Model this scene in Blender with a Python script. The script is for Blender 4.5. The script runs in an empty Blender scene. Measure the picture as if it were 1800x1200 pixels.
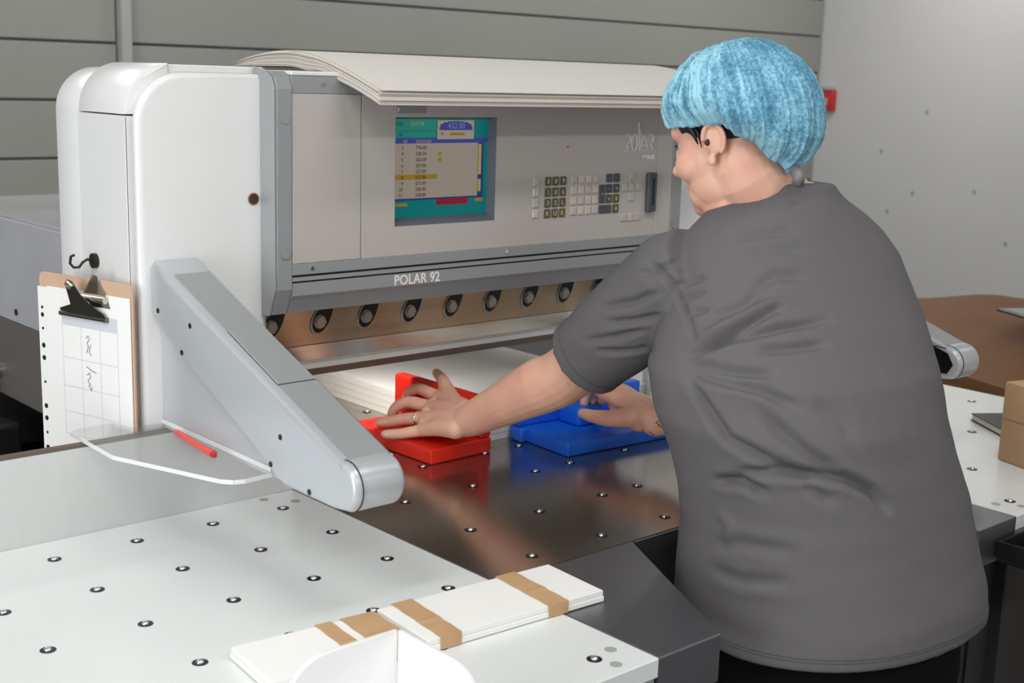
import bpy, bmesh, math, random
from mathutils import Vector, Matrix, noise
from mathutils.bvhtree import BVHTree
random.seed(7)
SC = bpy.context.scene
COL = SC.collection
T = 0.9                       # height of the cutting table above the floor

# ------------------------------------------------------------------ camera
cam_d = bpy.data.cameras.new('camera'); cam = bpy.data.objects.new('camera', cam_d); COL.objects.link(cam)
yaw, pitch, roll = math.radians(41.825), math.radians(-11.325), math.radians(1.645)
fw = Vector((math.cos(pitch)*math.sin(yaw), math.cos(pitch)*math.cos(yaw), math.sin(pitch)))
rt = Vector((math.cos(yaw), -math.sin(yaw), 0)); up = rt.cross(fw)
r2 = rt*math.cos(roll) + up*math.sin(roll); u2 = -rt*math.sin(roll) + up*math.cos(roll)
cam.matrix_world = Matrix(((r2.x, u2.x, -fw.x, -1.6986), (r2.y, u2.y, -fw.y, -2.1275), (r2.z, u2.z, -fw.z, 0.7406+T), (0, 0, 0, 1)))
cam_d.sensor_width = 36; cam_d.lens = 2291.1/1800*36; cam_d.clip_start = 0.05
cam_d.dof.use_dof = True; cam_d.dof.focus_distance = 2.15; cam_d.dof.aperture_fstop = 7
SC.camera = cam

# ------------------------------------------------------------------ world, lights, exposure
w = bpy.data.worlds.new('world'); SC.world = w; w.use_nodes = True
w.node_tree.nodes['Background'].inputs[0].default_value = (0.93, 0.97, 1.0, 1)
w.node_tree.nodes['Background'].inputs[1].default_value = 0.42
def area(name, loc, sx, sy, power, rot=(0, 0, 0), col=(1, 0.985, 0.96)):
    l = bpy.data.lights.new(name, 'AREA'); l.shape = 'RECTANGLE'; l.size = sx; l.size_y = sy; l.energy = power; l.color = col
    o = bpy.data.objects.new(name, l); COL.objects.link(o); o.location = loc; o.rotation_euler = rot
    return o
LAMPS = [(-2.6, -1.6, 32), (-0.2, -1.6, 14), (2.2, -1.6, 3), (-1.4, 2.6, 20), (1.0, 2.6, 20), (3.4, 2.6, 18), (5.6, 2.4, 30), (4.8, -1.0, 4), (-2.6, -4.2, 44), (-0.2, -4.2, 26), (2.2, -4.2, 5)]
for lx, ly, pw in LAMPS:
    area('ceiling_lamp_light', (lx, ly, 3.50), 1.5, 0.35, pw)
# daylight from the window front to the left of the camera
area('window_daylight', (-5.2, -1.6, 1.9), 5.0, 2.2, 170, (0, math.radians(-90), 0), (0.95, 0.98, 1.0))
SC.view_settings.view_transform = 'Standard'; SC.view_settings.look = 'None'
SC.view_settings.gamma = 1; SC.view_settings.use_curve_mapping = False
SC.view_settings.exposure = 0.0

# ------------------------------------------------------------------ materials
def lin(c):
    c = c/255.0
    return c/12.92 if c <= 0.04045 else ((c+0.055)/1.055)**2.4
def rgb(r, g, b): return (lin(r), lin(g), lin(b), 1)
def mat(name, col, rough=0.5, metal=0.0, var=0.0, vscale=8.0, bump=0.0, bscale=60.0, spec=0.5, stretch=None, emit=0.0, coat=0.0, sss=0.0):
    m = bpy.data.materials.new(name); m.use_nodes = True; nt = m.node_tree; b = nt.nodes['Principled BSDF']
    c = rgb(*col)
    b.inputs['Base Color'].default_value = c; b.inputs['Roughness'].default_value = rough; b.inputs['Metallic'].default_value = metal
    b.inputs['Specular IOR Level'].default_value = spec
    if coat: b.inputs['Coat Weight'].default_value = coat; b.inputs['Coat Roughness'].default_value = 0.15
    if sss:
        b.inputs['Subsurface Weight'].default_value = sss; b.inputs['Subsurface Radius'].default_value = (0.012, 0.005, 0.003); b.inputs['Subsurface Scale'].default_value = 0.6
    if emit:
        b.inputs['Emission Color'].default_value = c; b.inputs['Emission Strength'].default_value = emit
    if var or bump:
        tc = nt.nodes.new('ShaderNodeTexCoord'); mp = nt.nodes.new('ShaderNodeMapping')
        nt.links.new(tc.outputs['Object'], mp.inputs[0])
        if stretch: mp.inputs['Scale'].default_value = stretch
    if var:
        n = nt.nodes.new('ShaderNodeTexNoise'); n.inputs['Scale'].default_value = vscale; n.inputs['Detail'].default_value = 6
        nt.links.new(mp.outputs[0], n.inputs[0])
        r = nt.nodes.new('ShaderNodeValToRGB'); r.color_ramp.elements[0].position = 0.3; r.color_ramp.elements[1].position = 0.7
        r.color_ramp.elements[0].color = (c[0]*(1-var), c[1]*(1-var), c[2]*(1-var), 1)
        r.color_ramp.elements[1].color = (min(1, c[0]*(1+var)), min(1, c[1]*(1+var)), min(1, c[2]*(1+var)), 1)
        nt.links.new(n.outputs[0], r.inputs[0]); nt.links.new(r.outputs[0], b.inputs['Base Color'])
    if bump:
        n2 = nt.nodes.new('ShaderNodeTexNoise'); n2.inputs['Scale'].default_value = bscale; n2.inputs['Detail'].default_value = 4
        nt.links.new(mp.outputs[0], n2.inputs[0])
        bp_ = nt.nodes.new('ShaderNodeBump'); bp_.inputs['Strength'].default_value = bump; bp_.inputs['Distance'].default_value = 0.002
        nt.links.new(n2.outputs[0], bp_.inputs['Height']); nt.links.new(bp_.outputs[0], b.inputs['Normal'])
    return m
M = {}
M['wall_panel'] = mat('grey_wall_panel', (156, 157, 151), 0.6, var=0.03, vscale=1.2)
M['wall_joint'] = mat('panel_joint', (118, 119, 115), 0.8)
M['wall_white'] = mat('white_wall_paint', (214, 213, 213), 0.8, var=0.015, vscale=2)
M['ceiling'] = mat('ceiling_paint', (225, 225, 222), 0.9)
M['floor'] = mat('floor_concrete', (92, 92, 92), 0.5, var=0.1, vscale=3)
M['lamp'] = mat('lamp_diffuser', (255, 252, 245), 0.5, emit=2.5)
M['white_paint'] = mat('white_machine_paint', (236, 236, 235), 0.32, var=0.008, vscale=14, coat=0.2)
M['grey_paint'] = mat('mid_grey_paint', (150, 152, 154), 0.42, bump=0.05, bscale=500)
M['silver_paint'] = mat('silver_grey_lacquer', (192, 196, 200), 0.32, metal=0.25, bump=0.04, bscale=600)
M['silver_flat'] = mat('silver_grey_cover', (164, 167, 169), 0.5, metal=0.25, bump=0.05, bscale=700)
M['panel'] = mat('warm_grey_control_foil', (190, 184, 178), 0.5)
M['gap'] = mat('dark_gap', (48, 48, 48), 0.8)
M['black'] = mat('black_plastic', (22, 22, 24), 0.45)
M['blackmatte'] = mat('black_window', (6, 6, 7), 0.6, spec=0.2)
M['steel'] = mat('brushed_stainless_table', (176, 170, 160), 0.15, metal=0.94, var=0.05, vscale=30, stretch=(0.6, 30, 1), bump=0.02, bscale=220)
M['steel_dark'] = mat('dark_brushed_steel', (152, 153, 158), 0.42, metal=1.0, bump=0.03, bscale=400, stretch=(1, 12, 12))
M['knife_steel'] = mat('ground_knife_steel', (226, 221, 212), 0.14, metal=0.85, var=0.08, vscale=10, stretch=(0.5, 6, 14))
M['knife_carrier'] = mat('oily_knife_carrier_steel', (196, 176, 150), 0.2, metal=0.8, var=0.12, vscale=7, stretch=(0.5, 4, 8))
M['edge_glare'] = mat('lip_glare_white', (240, 240, 236), 0.35, metal=0.0)  # light reflected by the clamp lip, painted in as matte white
M['edge_brown'] = mat('brown_grey_bar', (118, 106, 94), 0.4, metal=0.5)
M['side_top'] = mat('light_grey_table_coating', (231, 235, 234), 0.3, var=0.012, vscale=5, coat=0.25)
M['fence'] = mat('light_grey_stop_board', (208, 209, 208), 0.5, var=0.015, vscale=60)
M['brown_edge'] = mat('brown_board_edge', (104, 88, 80), 0.7)
M['chrome'] = mat('chrome', (235, 235, 235), 0.06, metal=1.0)
M['cup'] = mat('dark_nozzle_cup', (58, 60, 62), 0.35, metal=0.8)
M['plug'] = mat('grey_plug', (168, 170, 168), 0.5)
M['screw'] = mat('zinc_screw', (190, 190, 188), 0.25, metal=1.0)
M['paper'] = mat('white_paper', (246, 245, 242), 0.75)
M['paper_edge'] = mat('white_paper_cut_edges', (246, 245, 240), 0.8, bump=0.2, bscale=120, stretch=(1, 1, 40))
M['board_a'] = mat('offwhite_cardboard_sheet', (220, 216, 210), 0.75)
M['board_b'] = mat('greyish_cardboard_sheet', (204, 197, 189), 0.8, var=0.05, vscale=20, stretch=(1, 1, 30))
M['board_c'] = mat('cream_cardboard_sheet', (216, 208, 198), 0.8, var=0.05, vscale=20, stretch=(1, 1, 30))
M['red'] = mat('red_jogger_plastic', (226, 42, 24), 0.38, sss=0.05)
M['blue'] = mat('blue_jogger_plastic', (28, 104, 226), 0.3)
M['white_plastic'] = mat('white_jogger_plastic', (240, 240, 240), 0.4)
M['kraft'] = mat('kraft_paper', (196, 158, 118), 0.75, var=0.05, vscale=30)
M['kraft_sheet'] = mat('kraft_cover_sheet', (122, 84, 55), 0.75, var=0.08, vscale=3, bump=0.3, bscale=12)
M['card'] = mat('corrugated_cardboard', (190, 152, 116), 0.8, var=0.06, vscale=10)
M['mdf'] = mat('hardboard', (208, 174, 146), 0.6, var=0.05, vscale=14)
M['nickel'] = mat('worn_nickel_clip', (196, 190, 178), 0.22, metal=1.0)
M['nickel_dark'] = mat('dark_nickel_clip', (132, 129, 120), 0.28, metal=1.0)
M['line'] = mat('pale_print_lines', (212, 214, 220), 0.8)
M['ink'] = mat('grey_handwriting', (120, 122, 134), 0.8)
M['pen'] = mat('coral_pen_plastic', (240, 84, 74), 0.3)
M['pen_dark'] = mat('coral_pen_dark', (190, 50, 44), 0.35)
M['text'] = mat('white_lettering', (238, 238, 236), 0.5)
M['logo'] = mat('pale_grey_print', (216, 216, 212), 0.5)
M['bezel'] = mat('slate_screen_bezel', (92, 97, 108), 0.45)
M['key_dark'] = mat('dark_green_key', (84, 84, 70), 0.5)
M['key_navy'] = mat('dark_slate_key', (74, 78, 88), 0.5)
M['key_light'] = mat('pale_beige_key', (202, 194, 182), 0.5)
M['key_grey'] = mat('pale_grey_key', (188, 184, 178), 0.5)
M['gold'] = mat('gold_key_print', (206, 176, 96), 0.5)
M['cream'] = mat('cream_key_print', (226, 206, 176), 0.5)
M['slotdark'] = mat('dark_slot_recess', (52, 49, 46), 0.4, metal=0.4)  # flat dark face within each slot rim
M['slotrim'] = mat('grey_slot_rim', (190, 187, 180), 0.3, metal=0.6)
M['shirt'] = mat('grey_cotton_jersey', (103, 100, 102), 0.9, var=0.02, vscale=40, bump=0.25, bscale=900, spec=0.2)
M['shirt_seam'] = mat('grey_cotton_seam', (88, 85, 88), 0.9, spec=0.2)
M['trouser'] = mat('black_trousers', (14, 14, 15), 0.9, spec=0.15)
M['hair'] = mat('dark_hair', (28, 22, 20), 0.5)
M['alarm_red'] = mat('red_alarm_plastic', (206, 52, 48), 0.4)
M['alarm_grey'] = mat('alarm_cover', (190, 184, 182), 0.4)
M['rear_brown'] = mat('brown_grey_steel_side', (112, 106, 102), 0.45, metal=0.3, var=0.04, vscale=4)
M['rear_top'] = mat('grey_glossy_rear_cover', (188, 188, 194), 0.2, metal=0.2, var=0.1, vscale=1.6, bump=0.6, bscale=5)
M['dark_steel'] = mat('dark_grey_base_paint', (52, 53, 55), 0.5)
M['tablet'] = mat('dark_grey_tablet', (70, 72, 70), 0.35)
M['tattoo'] = mat('tattoo_ink', (84, 80, 92), 0.6)
M['nail'] = mat('fingernail', (240, 196, 182), 0.3)
M['shoe'] = mat('black_shoe_leather', (20, 20, 20), 0.5)
M['lip'] = mat('lip_skin', (206, 132, 120), 0.5)
M['eyewhite'] = mat('eye_white', (225, 218, 212), 0.3)
# screen colours: a screen gives off light
for k, c in dict(s_bg=(172, 160, 146), s_teal=(0, 130, 130), s_teal2=(40, 152, 138), s_blue=(50, 58, 130), s_navy=(66, 74, 160), s_gold=(164, 134, 40), s_gold2=(190, 166, 100), s_red=(156, 26, 40), s_txt=(40, 34, 30), s_cream=(186, 172, 156), s_pale=(140, 150, 196)).items():
    M[k] = mat('screen_'+k[2:], c, 0.35, emit=0.42)
    M[k].node_tree.nodes['Principled BSDF'].inputs['Base Color'].default_value = tuple(x*0.35 for x in rgb(*c)[:3])+(1,)

def skin_mat():
    m = mat('skin', (236, 184, 162), 0.5, sss=0.12)
    nt = m.node_tree; b = nt.nodes['Principled BSDF']
    tc = nt.nodes.new('ShaderNodeTexCoord'); n = nt.nodes.new('ShaderNodeTexNoise'); n.inputs['Scale'].default_value = 14; n.inputs['Detail'].default_value = 5
    nt.links.new(tc.outputs['Object'], n.inputs[0])
    r = nt.nodes.new('ShaderNodeValToRGB'); r.color_ramp.elements[0].position = 0.32; r.color_ramp.elements[1].position = 0.68
    r.color_ramp.elements[0].color = rgb(232, 170, 150); r.color_ramp.elements[1].color = rgb(242, 194, 168)
    nt.links.new(n.outputs[0], r.inputs[0]); nt.links.new(r.outputs[0], b.inputs['Base Color'])
    return m
M['skin'] = skin_mat()
def net_mat():
    m = mat('blue_nonwoven_hairnet', (128, 190, 216), 0.8, spec=0.2)
    nt = m.node_tree; b = nt.nodes['Principled BSDF']
    tc = nt.nodes.new('ShaderNodeTexCoord')
    n = nt.nodes.new('ShaderNodeTexNoise'); n.inputs['Scale'].default_value = 170; n.inputs['Detail'].default_value = 8; n.inputs['Roughness'].default_value = 0.75
    nt.links.new(tc.outputs['Object'], n.inputs[0])
    n2 = nt.nodes.new('ShaderNodeTexNoise'); n2.inputs['Scale'].default_value = 16; n2.inputs['Detail'].default_value = 4
    nt.links.new(tc.outputs['Object'], n2.inputs[0])
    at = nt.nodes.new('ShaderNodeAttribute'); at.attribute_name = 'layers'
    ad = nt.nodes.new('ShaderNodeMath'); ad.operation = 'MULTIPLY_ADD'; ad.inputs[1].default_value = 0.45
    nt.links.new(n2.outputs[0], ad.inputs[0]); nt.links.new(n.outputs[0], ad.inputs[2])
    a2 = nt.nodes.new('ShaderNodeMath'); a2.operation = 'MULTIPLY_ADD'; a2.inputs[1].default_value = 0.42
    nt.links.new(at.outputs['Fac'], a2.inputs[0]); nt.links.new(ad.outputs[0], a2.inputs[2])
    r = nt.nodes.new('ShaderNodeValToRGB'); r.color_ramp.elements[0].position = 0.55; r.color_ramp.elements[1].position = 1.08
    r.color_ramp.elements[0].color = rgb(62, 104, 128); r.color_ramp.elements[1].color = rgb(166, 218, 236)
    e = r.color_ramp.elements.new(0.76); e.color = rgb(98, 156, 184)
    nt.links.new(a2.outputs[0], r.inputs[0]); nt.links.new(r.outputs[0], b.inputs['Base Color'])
    bm_ = nt.nodes.new('ShaderNodeBump'); bm_.inputs['Strength'].default_value = 0.4; bm_.inputs['Distance'].default_value = 0.002
    nt.links.new(n.outputs[0], bm_.inputs['Height']); nt.links.new(bm_.outputs[0], b.inputs['Normal'])
    return m
M['net'] = net_mat()
M['net_rim'] = mat('pale_blue_net_hem', (150, 208, 230), 0.8, var=0.12, vscale=120, spec=0.2)
def acrylic(name, fac, tint):
    m = bpy.data.materials.new(name); m.use_nodes = True; nt = m.node_tree; nt.nodes.clear()
    o = nt.nodes.new('ShaderNodeOutputMaterial'); mx = nt.nodes.new('ShaderNodeMixShader'); t = nt.nodes.new('ShaderNodeBsdfTransparent'); g = nt.nodes.new('ShaderNodeBsdfPrincipled')
    t.inputs[0].default_value = (0.95, 0.95, 0.95, 1); g.inputs['Base Color'].default_value = rgb(*tint); g.inputs['Roughness'].default_value = 0.08
    mx.inputs[0].default_value = fac
    nt.links.new(t.outputs[0], mx.inputs[1]); nt.links.new(g.outputs[0], mx.inputs[2]); nt.links.new(mx.outputs[0], o.inputs[0])
    return m
M['acrylic'] = acrylic('clear_acrylic', 0.14, (214, 214, 214))
M['acrylic_edge'] = acrylic('frosted_acrylic_edge', 0.8, (244, 246, 246))
M['bag'] = acrylic('clear_plastic_bag', 0.3, (220, 222, 224))

# ------------------------------------------------------------------ helpers
def V(x, y, z): return Vector((x, y, z+T))           # table-relative -> world
def world_loc(o):
    v = Vector((0, 0, 0))
    while o: v += o.location; o = o.parent
    return v
def thing(name, label, cat, loc, group=None):
    o = bpy.data.objects.new(name, None); COL.objects.link(o); o.location = loc; o.empty_display_size = 0.05
    o['label'] = label; o['category'] = cat
    if group: o['group'] = group
    return o
def finish(bm, name, m, parent=None, origin=None, smooth=False, angle=40):
    me = bpy.data.meshes.new(name)
    org = world_loc(parent) if parent else (Vector(origin) if origin else Vector((0, 0, 0)))
    bmesh.ops.translate(bm, verts=bm.verts, vec=-org)
    bmesh.ops.recalc_face_normals(bm, faces=bm.faces)
    if smooth:
        for f in bm.faces: f.smooth = True
        a = math.radians(angle)
        for e in bm.edges:
            if len(e.link_faces) == 2 and e.calc_face_angle(0) > a: e.smooth = False
    bm.to_mesh(me); bm.free()
    for x in (m if isinstance(m, (list, tuple)) else [m]): me.materials.append(x)
    o = bpy.data.objects.new(name, me); COL.objects.link(o)
    if parent: o.parent = parent
    else: o.location = org
    return o
def tag(o, label, cat, group=None):
    o['label'] = label; o['category'] = cat
    if group: o['group'] = group
    return o
def struct(o): o['kind'] = 'structure'; return o
def dupe(o, loc=None, parent=None):
    c = o.copy(); COL.objects.link(c); c.parent = parent
    if loc is not None: c.location = loc
    return c
def box(x0, x1, y0, y1, z0, z1, bev=0.0, seg=2, bm=None, mi=0):
    """axis box in table-relative coordinates"""
    b = bmesh.new()
    vs = [b.verts.new(V(x, y, z)) for x in (x0, x1) for y in (y0, y1) for z in (z0, z1)]
    for q in ((0, 1, 3, 2), (4, 6, 7, 5), (0, 4, 5, 1), (2, 3, 7, 6), (0, 2, 6, 4), (1, 5, 7, 3)):
        b.faces.new([vs[i] for i in q])
    if bev: bmesh.ops.bevel(b, geom=b.edges[:], offset=bev, segments=seg, affect='EDGES', profile=0.5)
    for f in b.faces: f.material_index = mi
    if bm is None: return b
    return merge(bm, b)
def merge(a, b):
    me = bpy.data.meshes.new('tmp'); b.to_mesh(me); b.free(); a.from_mesh(me); bpy.data.meshes.remove(me); return a
def prism(pts, d, bev=0.0, seg=2, mi=0):
    """polygon of world points extruded by world vector d"""
    b = bmesh.new(); n = len(pts); d = Vector(d)
    A = [b.verts.new(p) for p in pts]; B = [b.verts.new(Vector(p)+d) for p in pts]
    fa = b.faces.new(A); fb = b.faces.new(list(reversed(B)))
    for i in range(n): b.faces.new((A[i], B[i], B[(i+1) % n], A[(i+1) % n]))
    bmesh.ops.recalc_face_normals(b, faces=b.faces)
    if bev:
        ed = [e for e in b.edges if (e in fa.edges[:] or e in fb.edges[:])]
        bmesh.ops.bevel(b, geom=ed, offset=bev, segments=seg, affect='EDGES', profile=0.5)
    for f in b.faces: f.material_index = mi
    return b
def prism_x(yz, x0, x1, bev=0.0): return prism([V(x0, y, z) for y, z in yz], (x1-x0, 0, 0), bev)
def prism_y(xz, y0, y1, bev=0.0, seg=2): return prism([V(x, y0, z) for x, z in xz], (0, y1-y0, 0), bev, seg)
def prism_z(xy, z0, z1, bev=0.0, seg=2): return prism([V(x, y, z0) for x, y in xy], (0, 0, z1-z0), bev, seg)
def frame_of(d):
    d = Vector(d).normalized(); a = Vector((0, 0, 1)) if abs(d.z) < 0.9 else Vector((1, 0, 0))
    u = d.cross(a).normalized(); return u, u.cross(d).normalized()
def tube(pts, radii, seg=14, cap=True, bm=None, flat=None, mi=0):
    """tube through world points; radii per point; optional flat=(direction, factor) squash"""
    b = bmesh.new(); pts = [Vector(p) for p in pts]; rings = []
    if not isinstance(radii, (list, tuple)): radii = [radii]*len(pts)
    u = None
    for i, p in enumerate(pts):
        t = (pts[min(i+1, len(pts)-1)]-pts[max(i-1, 0)]).normalized()
        if u is None: u, v = frame_of(t)
        else:
            u = (u-t*u.dot(t)).normalized()
        v = t.cross(u)
        ring = []
        for k in range(seg):
            a = 2*math.pi*k/seg; o = (u*math.cos(a)+v*math.sin(a))*radii[i]
            if flat: fd = Vector(flat[0]); o = o-fd*o.dot(fd)*(1-flat[1])
            ring.append(b.verts.new(p+o))
        rings.append(ring)
    for i in range(len(rings)-1):
        for k in range(seg): b.faces.new((rings[i][k], rings[i][(k+1) % seg], rings[i+1][(k+1) % seg], rings[i+1][k]))
    if cap: b.faces.new(list(reversed(rings[0]))); b.faces.new(rings[-1])
    for f in b.faces: f.material_index = mi
    return merge(bm, b) if bm is not None else b
def capsule_chain(pts, radii, bm, seg=14):
    """tapered chain with rounded ends"""
    pts = [Vector(p) for p in pts]; P, R = [], []
    d0 = (pts[0]-pts[1]).normalized(); d1 = (pts[-1]-pts[-2]).normalized()
    for k in (80, 55, 28): a = math.radians(k); P.append(pts[0]+d0*radii[0]*math.sin(a)); R.append(radii[0]*math.cos(a))
    # subdivide with Catmull-Rom
    n = len(pts)
    for i in range(n):
        P.append(pts[i]); R.append(radii[i])
        if i < n-1:
            p0, p1, p2, p3 = pts[max(i-1, 0)], pts[i], pts[i+1], pts[min(i+2, n-1)]
            for s in (0.25, 0.5, 0.75):
                q = 0.5*((2*p1)+(p2-p0)*s+(2*p0-5*p1+4*p2-p3)*s*s+(3*p1-p0-3*p2+p3)*s**3)
                P.append(q); R.append(radii[i]*(1-s)+radii[i+1]*s)
    for k in (28, 55, 80): a = math.radians(k); P.append(pts[-1]+d1*radii[-1]*math.sin(a)); R.append(radii[-1]*math.cos(a))
    return tube(P, R, seg, True, bm)
def ellipsoid(c, r, bm, axes=None, nu=24, nv=16):
    b = bmesh.new(); bmesh.ops.create_uvsphere(b, u_segments=nu, v_segments=nv, radius=1)
    c = Vector(c)
    for v in b.verts:
        x, y, z = v.co.x*r[0], v.co.y*r[1], v.co.z*r[2]
        v.co = c+(axes[0]*x+axes[1]*y+axes[2]*z if axes else Vector((x, y, z)))
    return merge(bm, b)
def disc(c, n, r, h, seg=20, bm=None, mi=0, r2=None):
    c = Vector(c); n = Vector(n).normalized()
    return tube([c, c+n*h], [r, r if r2 is None else r2], seg, True, bm, mi=mi)
def remesh(bm, voxel, smooth_it=6, fac=0.5):
    me = bpy.data.meshes.new('src'); bmesh.ops.recalc_face_normals(bm, faces=bm.faces); bm.to_mesh(me); bm.free()
    o = bpy.data.objects.new('src', me); COL.objects.link(o)
    md = o.modifiers.new('r', 'REMESH'); md.mode = 'VOXEL'; md.voxel_size = voxel; md.use_smooth_shade = True
    if smooth_it:
        s = o.modifiers.new('s', 'SMOOTH'); s.factor = fac; s.iterations = smooth_it
    dg = bpy.context.evaluated_depsgraph_get(); ev = o.evaluated_get(dg)
    r = bpy.data.meshes.new_from_object(ev)
    bpy.data.objects.remove(o); bpy.data.meshes.remove(me)
    out = bmesh.new(); out.from_mesh(r); bpy.data.meshes.remove(r)
    return out
def text_bm(body, size, origin, xdir, ydir, depth=0.0006, bold=0.0, spacing=1.0, sx=1.0):
    cu = bpy.data.curves.new('txt', 'FONT'); cu.body = body; cu.size = size; cu.extrude = depth; cu.offset = bold; cu.space_character = spacing; cu.resolution_u = 3
    o = bpy.data.objects.new('txt', cu); COL.objects.link(o)
    dg = bpy.context.evaluated_depsgraph_get()
    me = bpy.data.meshes.new_from_object(o.evaluated_get(dg))
    bm = bmesh.new(); bm.from_mesh(me); bpy.data.objects.remove(o); bpy.data.curves.remove(cu); bpy.data.meshes.remove(me)
    xd, yd = Vector(xdir), Vector(ydir); zd = xd.cross(yd)
    for v in bm.verts: v.co = Vector(origin)+xd*v.co.x*sx+yd*v.co.y+zd*v.co.z
    return bm
def part(bm, name, m, parent, smooth=False, label=None, angle=40):
    o = finish(bm, name, m, parent, smooth=smooth, angle=angle)
    if label: o['label'] = label
    return o

def soft_prism_x(yz, x0, x1, r, n=4):
    """prism along x whose two end outlines are rounded over by r"""
    m = len(yz); nr = []
    ar = sum(yz[i][0]*yz[(i+1) % m][1]-yz[(i+1) % m][0]*yz[i][1] for i in range(m)); sg = 1 if ar > 0 else -1
    for i in range(m):
        p0, p1, p2 = Vector(yz[i-1]), Vector(yz[i]), Vector(yz[(i+1) % m])
        a = (p1-p0).normalized(); b = (p2-p1).normalized()
        na, nb_ = Vector((-a.y, a.x))*sg, Vector((-b.y, b.x))*sg
        k = (na+nb_); k = k/max(0.5, (1+na.dot(nb_))); nr.append(k)
    b = bmesh.new(); rings = []
    steps = [(r*(1-math.sin(math.pi/2*k/n)), r*(1-math.cos(math.pi/2*k/n))) for k in range(n+1)]
    seq = [(x0+o, ins) for ins, o in [(st[0], st[1]) for st in steps]]
    seq = [(x0+r*(1-math.cos(math.pi/2*k/n)), r*(1-math.sin(math.pi/2*k/n))) for k in range(n+1)]
    seq += [(x1-(x-x0), ins) for x, ins in reversed(seq)]
    for x, ins in seq: rings.append([b.verts.new(V(x, p[0]+nr[i].x*ins, p[1]+nr[i].y*ins)) for i, p in enumerate(yz)])
    for i in range(len(rings)-1):
        for k in range(m): b.faces.new((rings[i][k], rings[i][(k+1) % m], rings[i+1][(k+1) % m], rings[i+1][k]))
    b.faces.new(rings[0]); b.faces.new(list(reversed(rings[-1])))
    return b
# ------------------------------------------------------------------ the room
WY, WX, CH = 4.0, 6.9, 3.6
struct(finish(box(-6, WX+0.2, -7, WY+0.2, -T-0.2, -T), 'floor', M['floor']))
struct(finish(box(-6, WX+0.2, -7, WY+0.2, CH-T, CH-T+0.15), 'ceiling', M['ceiling']))
wb = struct(finish(box(-6, WX, WY+0.025, WY+0.2, -T, CH-T), 'wall_back', M['wall_joint']))
pz = [0.861+0.2735*k for k in range(-7, 7)]
pm = None
for k in range(len(pz)-1):
    z0, z1 = pz[k]+0.006, pz[k+1]-0.006
    if z1 < -T+0.05 or z1 > CH-T-0.02: continue
    for x0, x1 in ((-6, 1.155), (1.225, WX-0.01)):
        part(box(x0, x1, WY, WY+0.024, z0, z1, 0.004, 1), 'panel', M['wall_panel'], wb)
wr = struct(finish(box(WX, WX+0.2, -7, WY+0.2, -T, CH-T), 'wall_right', M['wall_white']))
struct(finish(box(1.163, 1.217, WY-0.05, WY+0.02, -T, CH-T, 0.006), 'trim_1', mat('pale_grey_trim', (176, 177, 175), 0.5)))
rng = random.Random(3)
for yy, zz in ((3.05, 0.60), (3.11, 0.01), (2.62, 0.06), (3.31, -0.14), (2.35, -0.28), (3.4, 0.3)):
    part(disc(V(WX, yy, zz), (-1, 0, 0), 0.014, 0.004, 10), 'wall_plug', M['plug'], wr)
for i, (lx, ly, pw) in enumerate(LAMPS):
    t = thing('ceiling_lamp', 'white rectangular fluorescent ceiling lamp out of view above the hall', 'lamp', (lx, ly, CH), 'ceiling lamps over the hall')
    part(box(lx-0.8, lx+0.8, ly-0.22, ly+0.22, CH-T-0.08, CH-T, 0.01), 'lamp_housing', M['white_plastic'], t)
    part(box(lx-0.76, lx+0.76, ly-0.19, ly+0.19, CH-T-0.086, CH-T-0.079), 'diffuser', M['lamp'], t)

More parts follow.
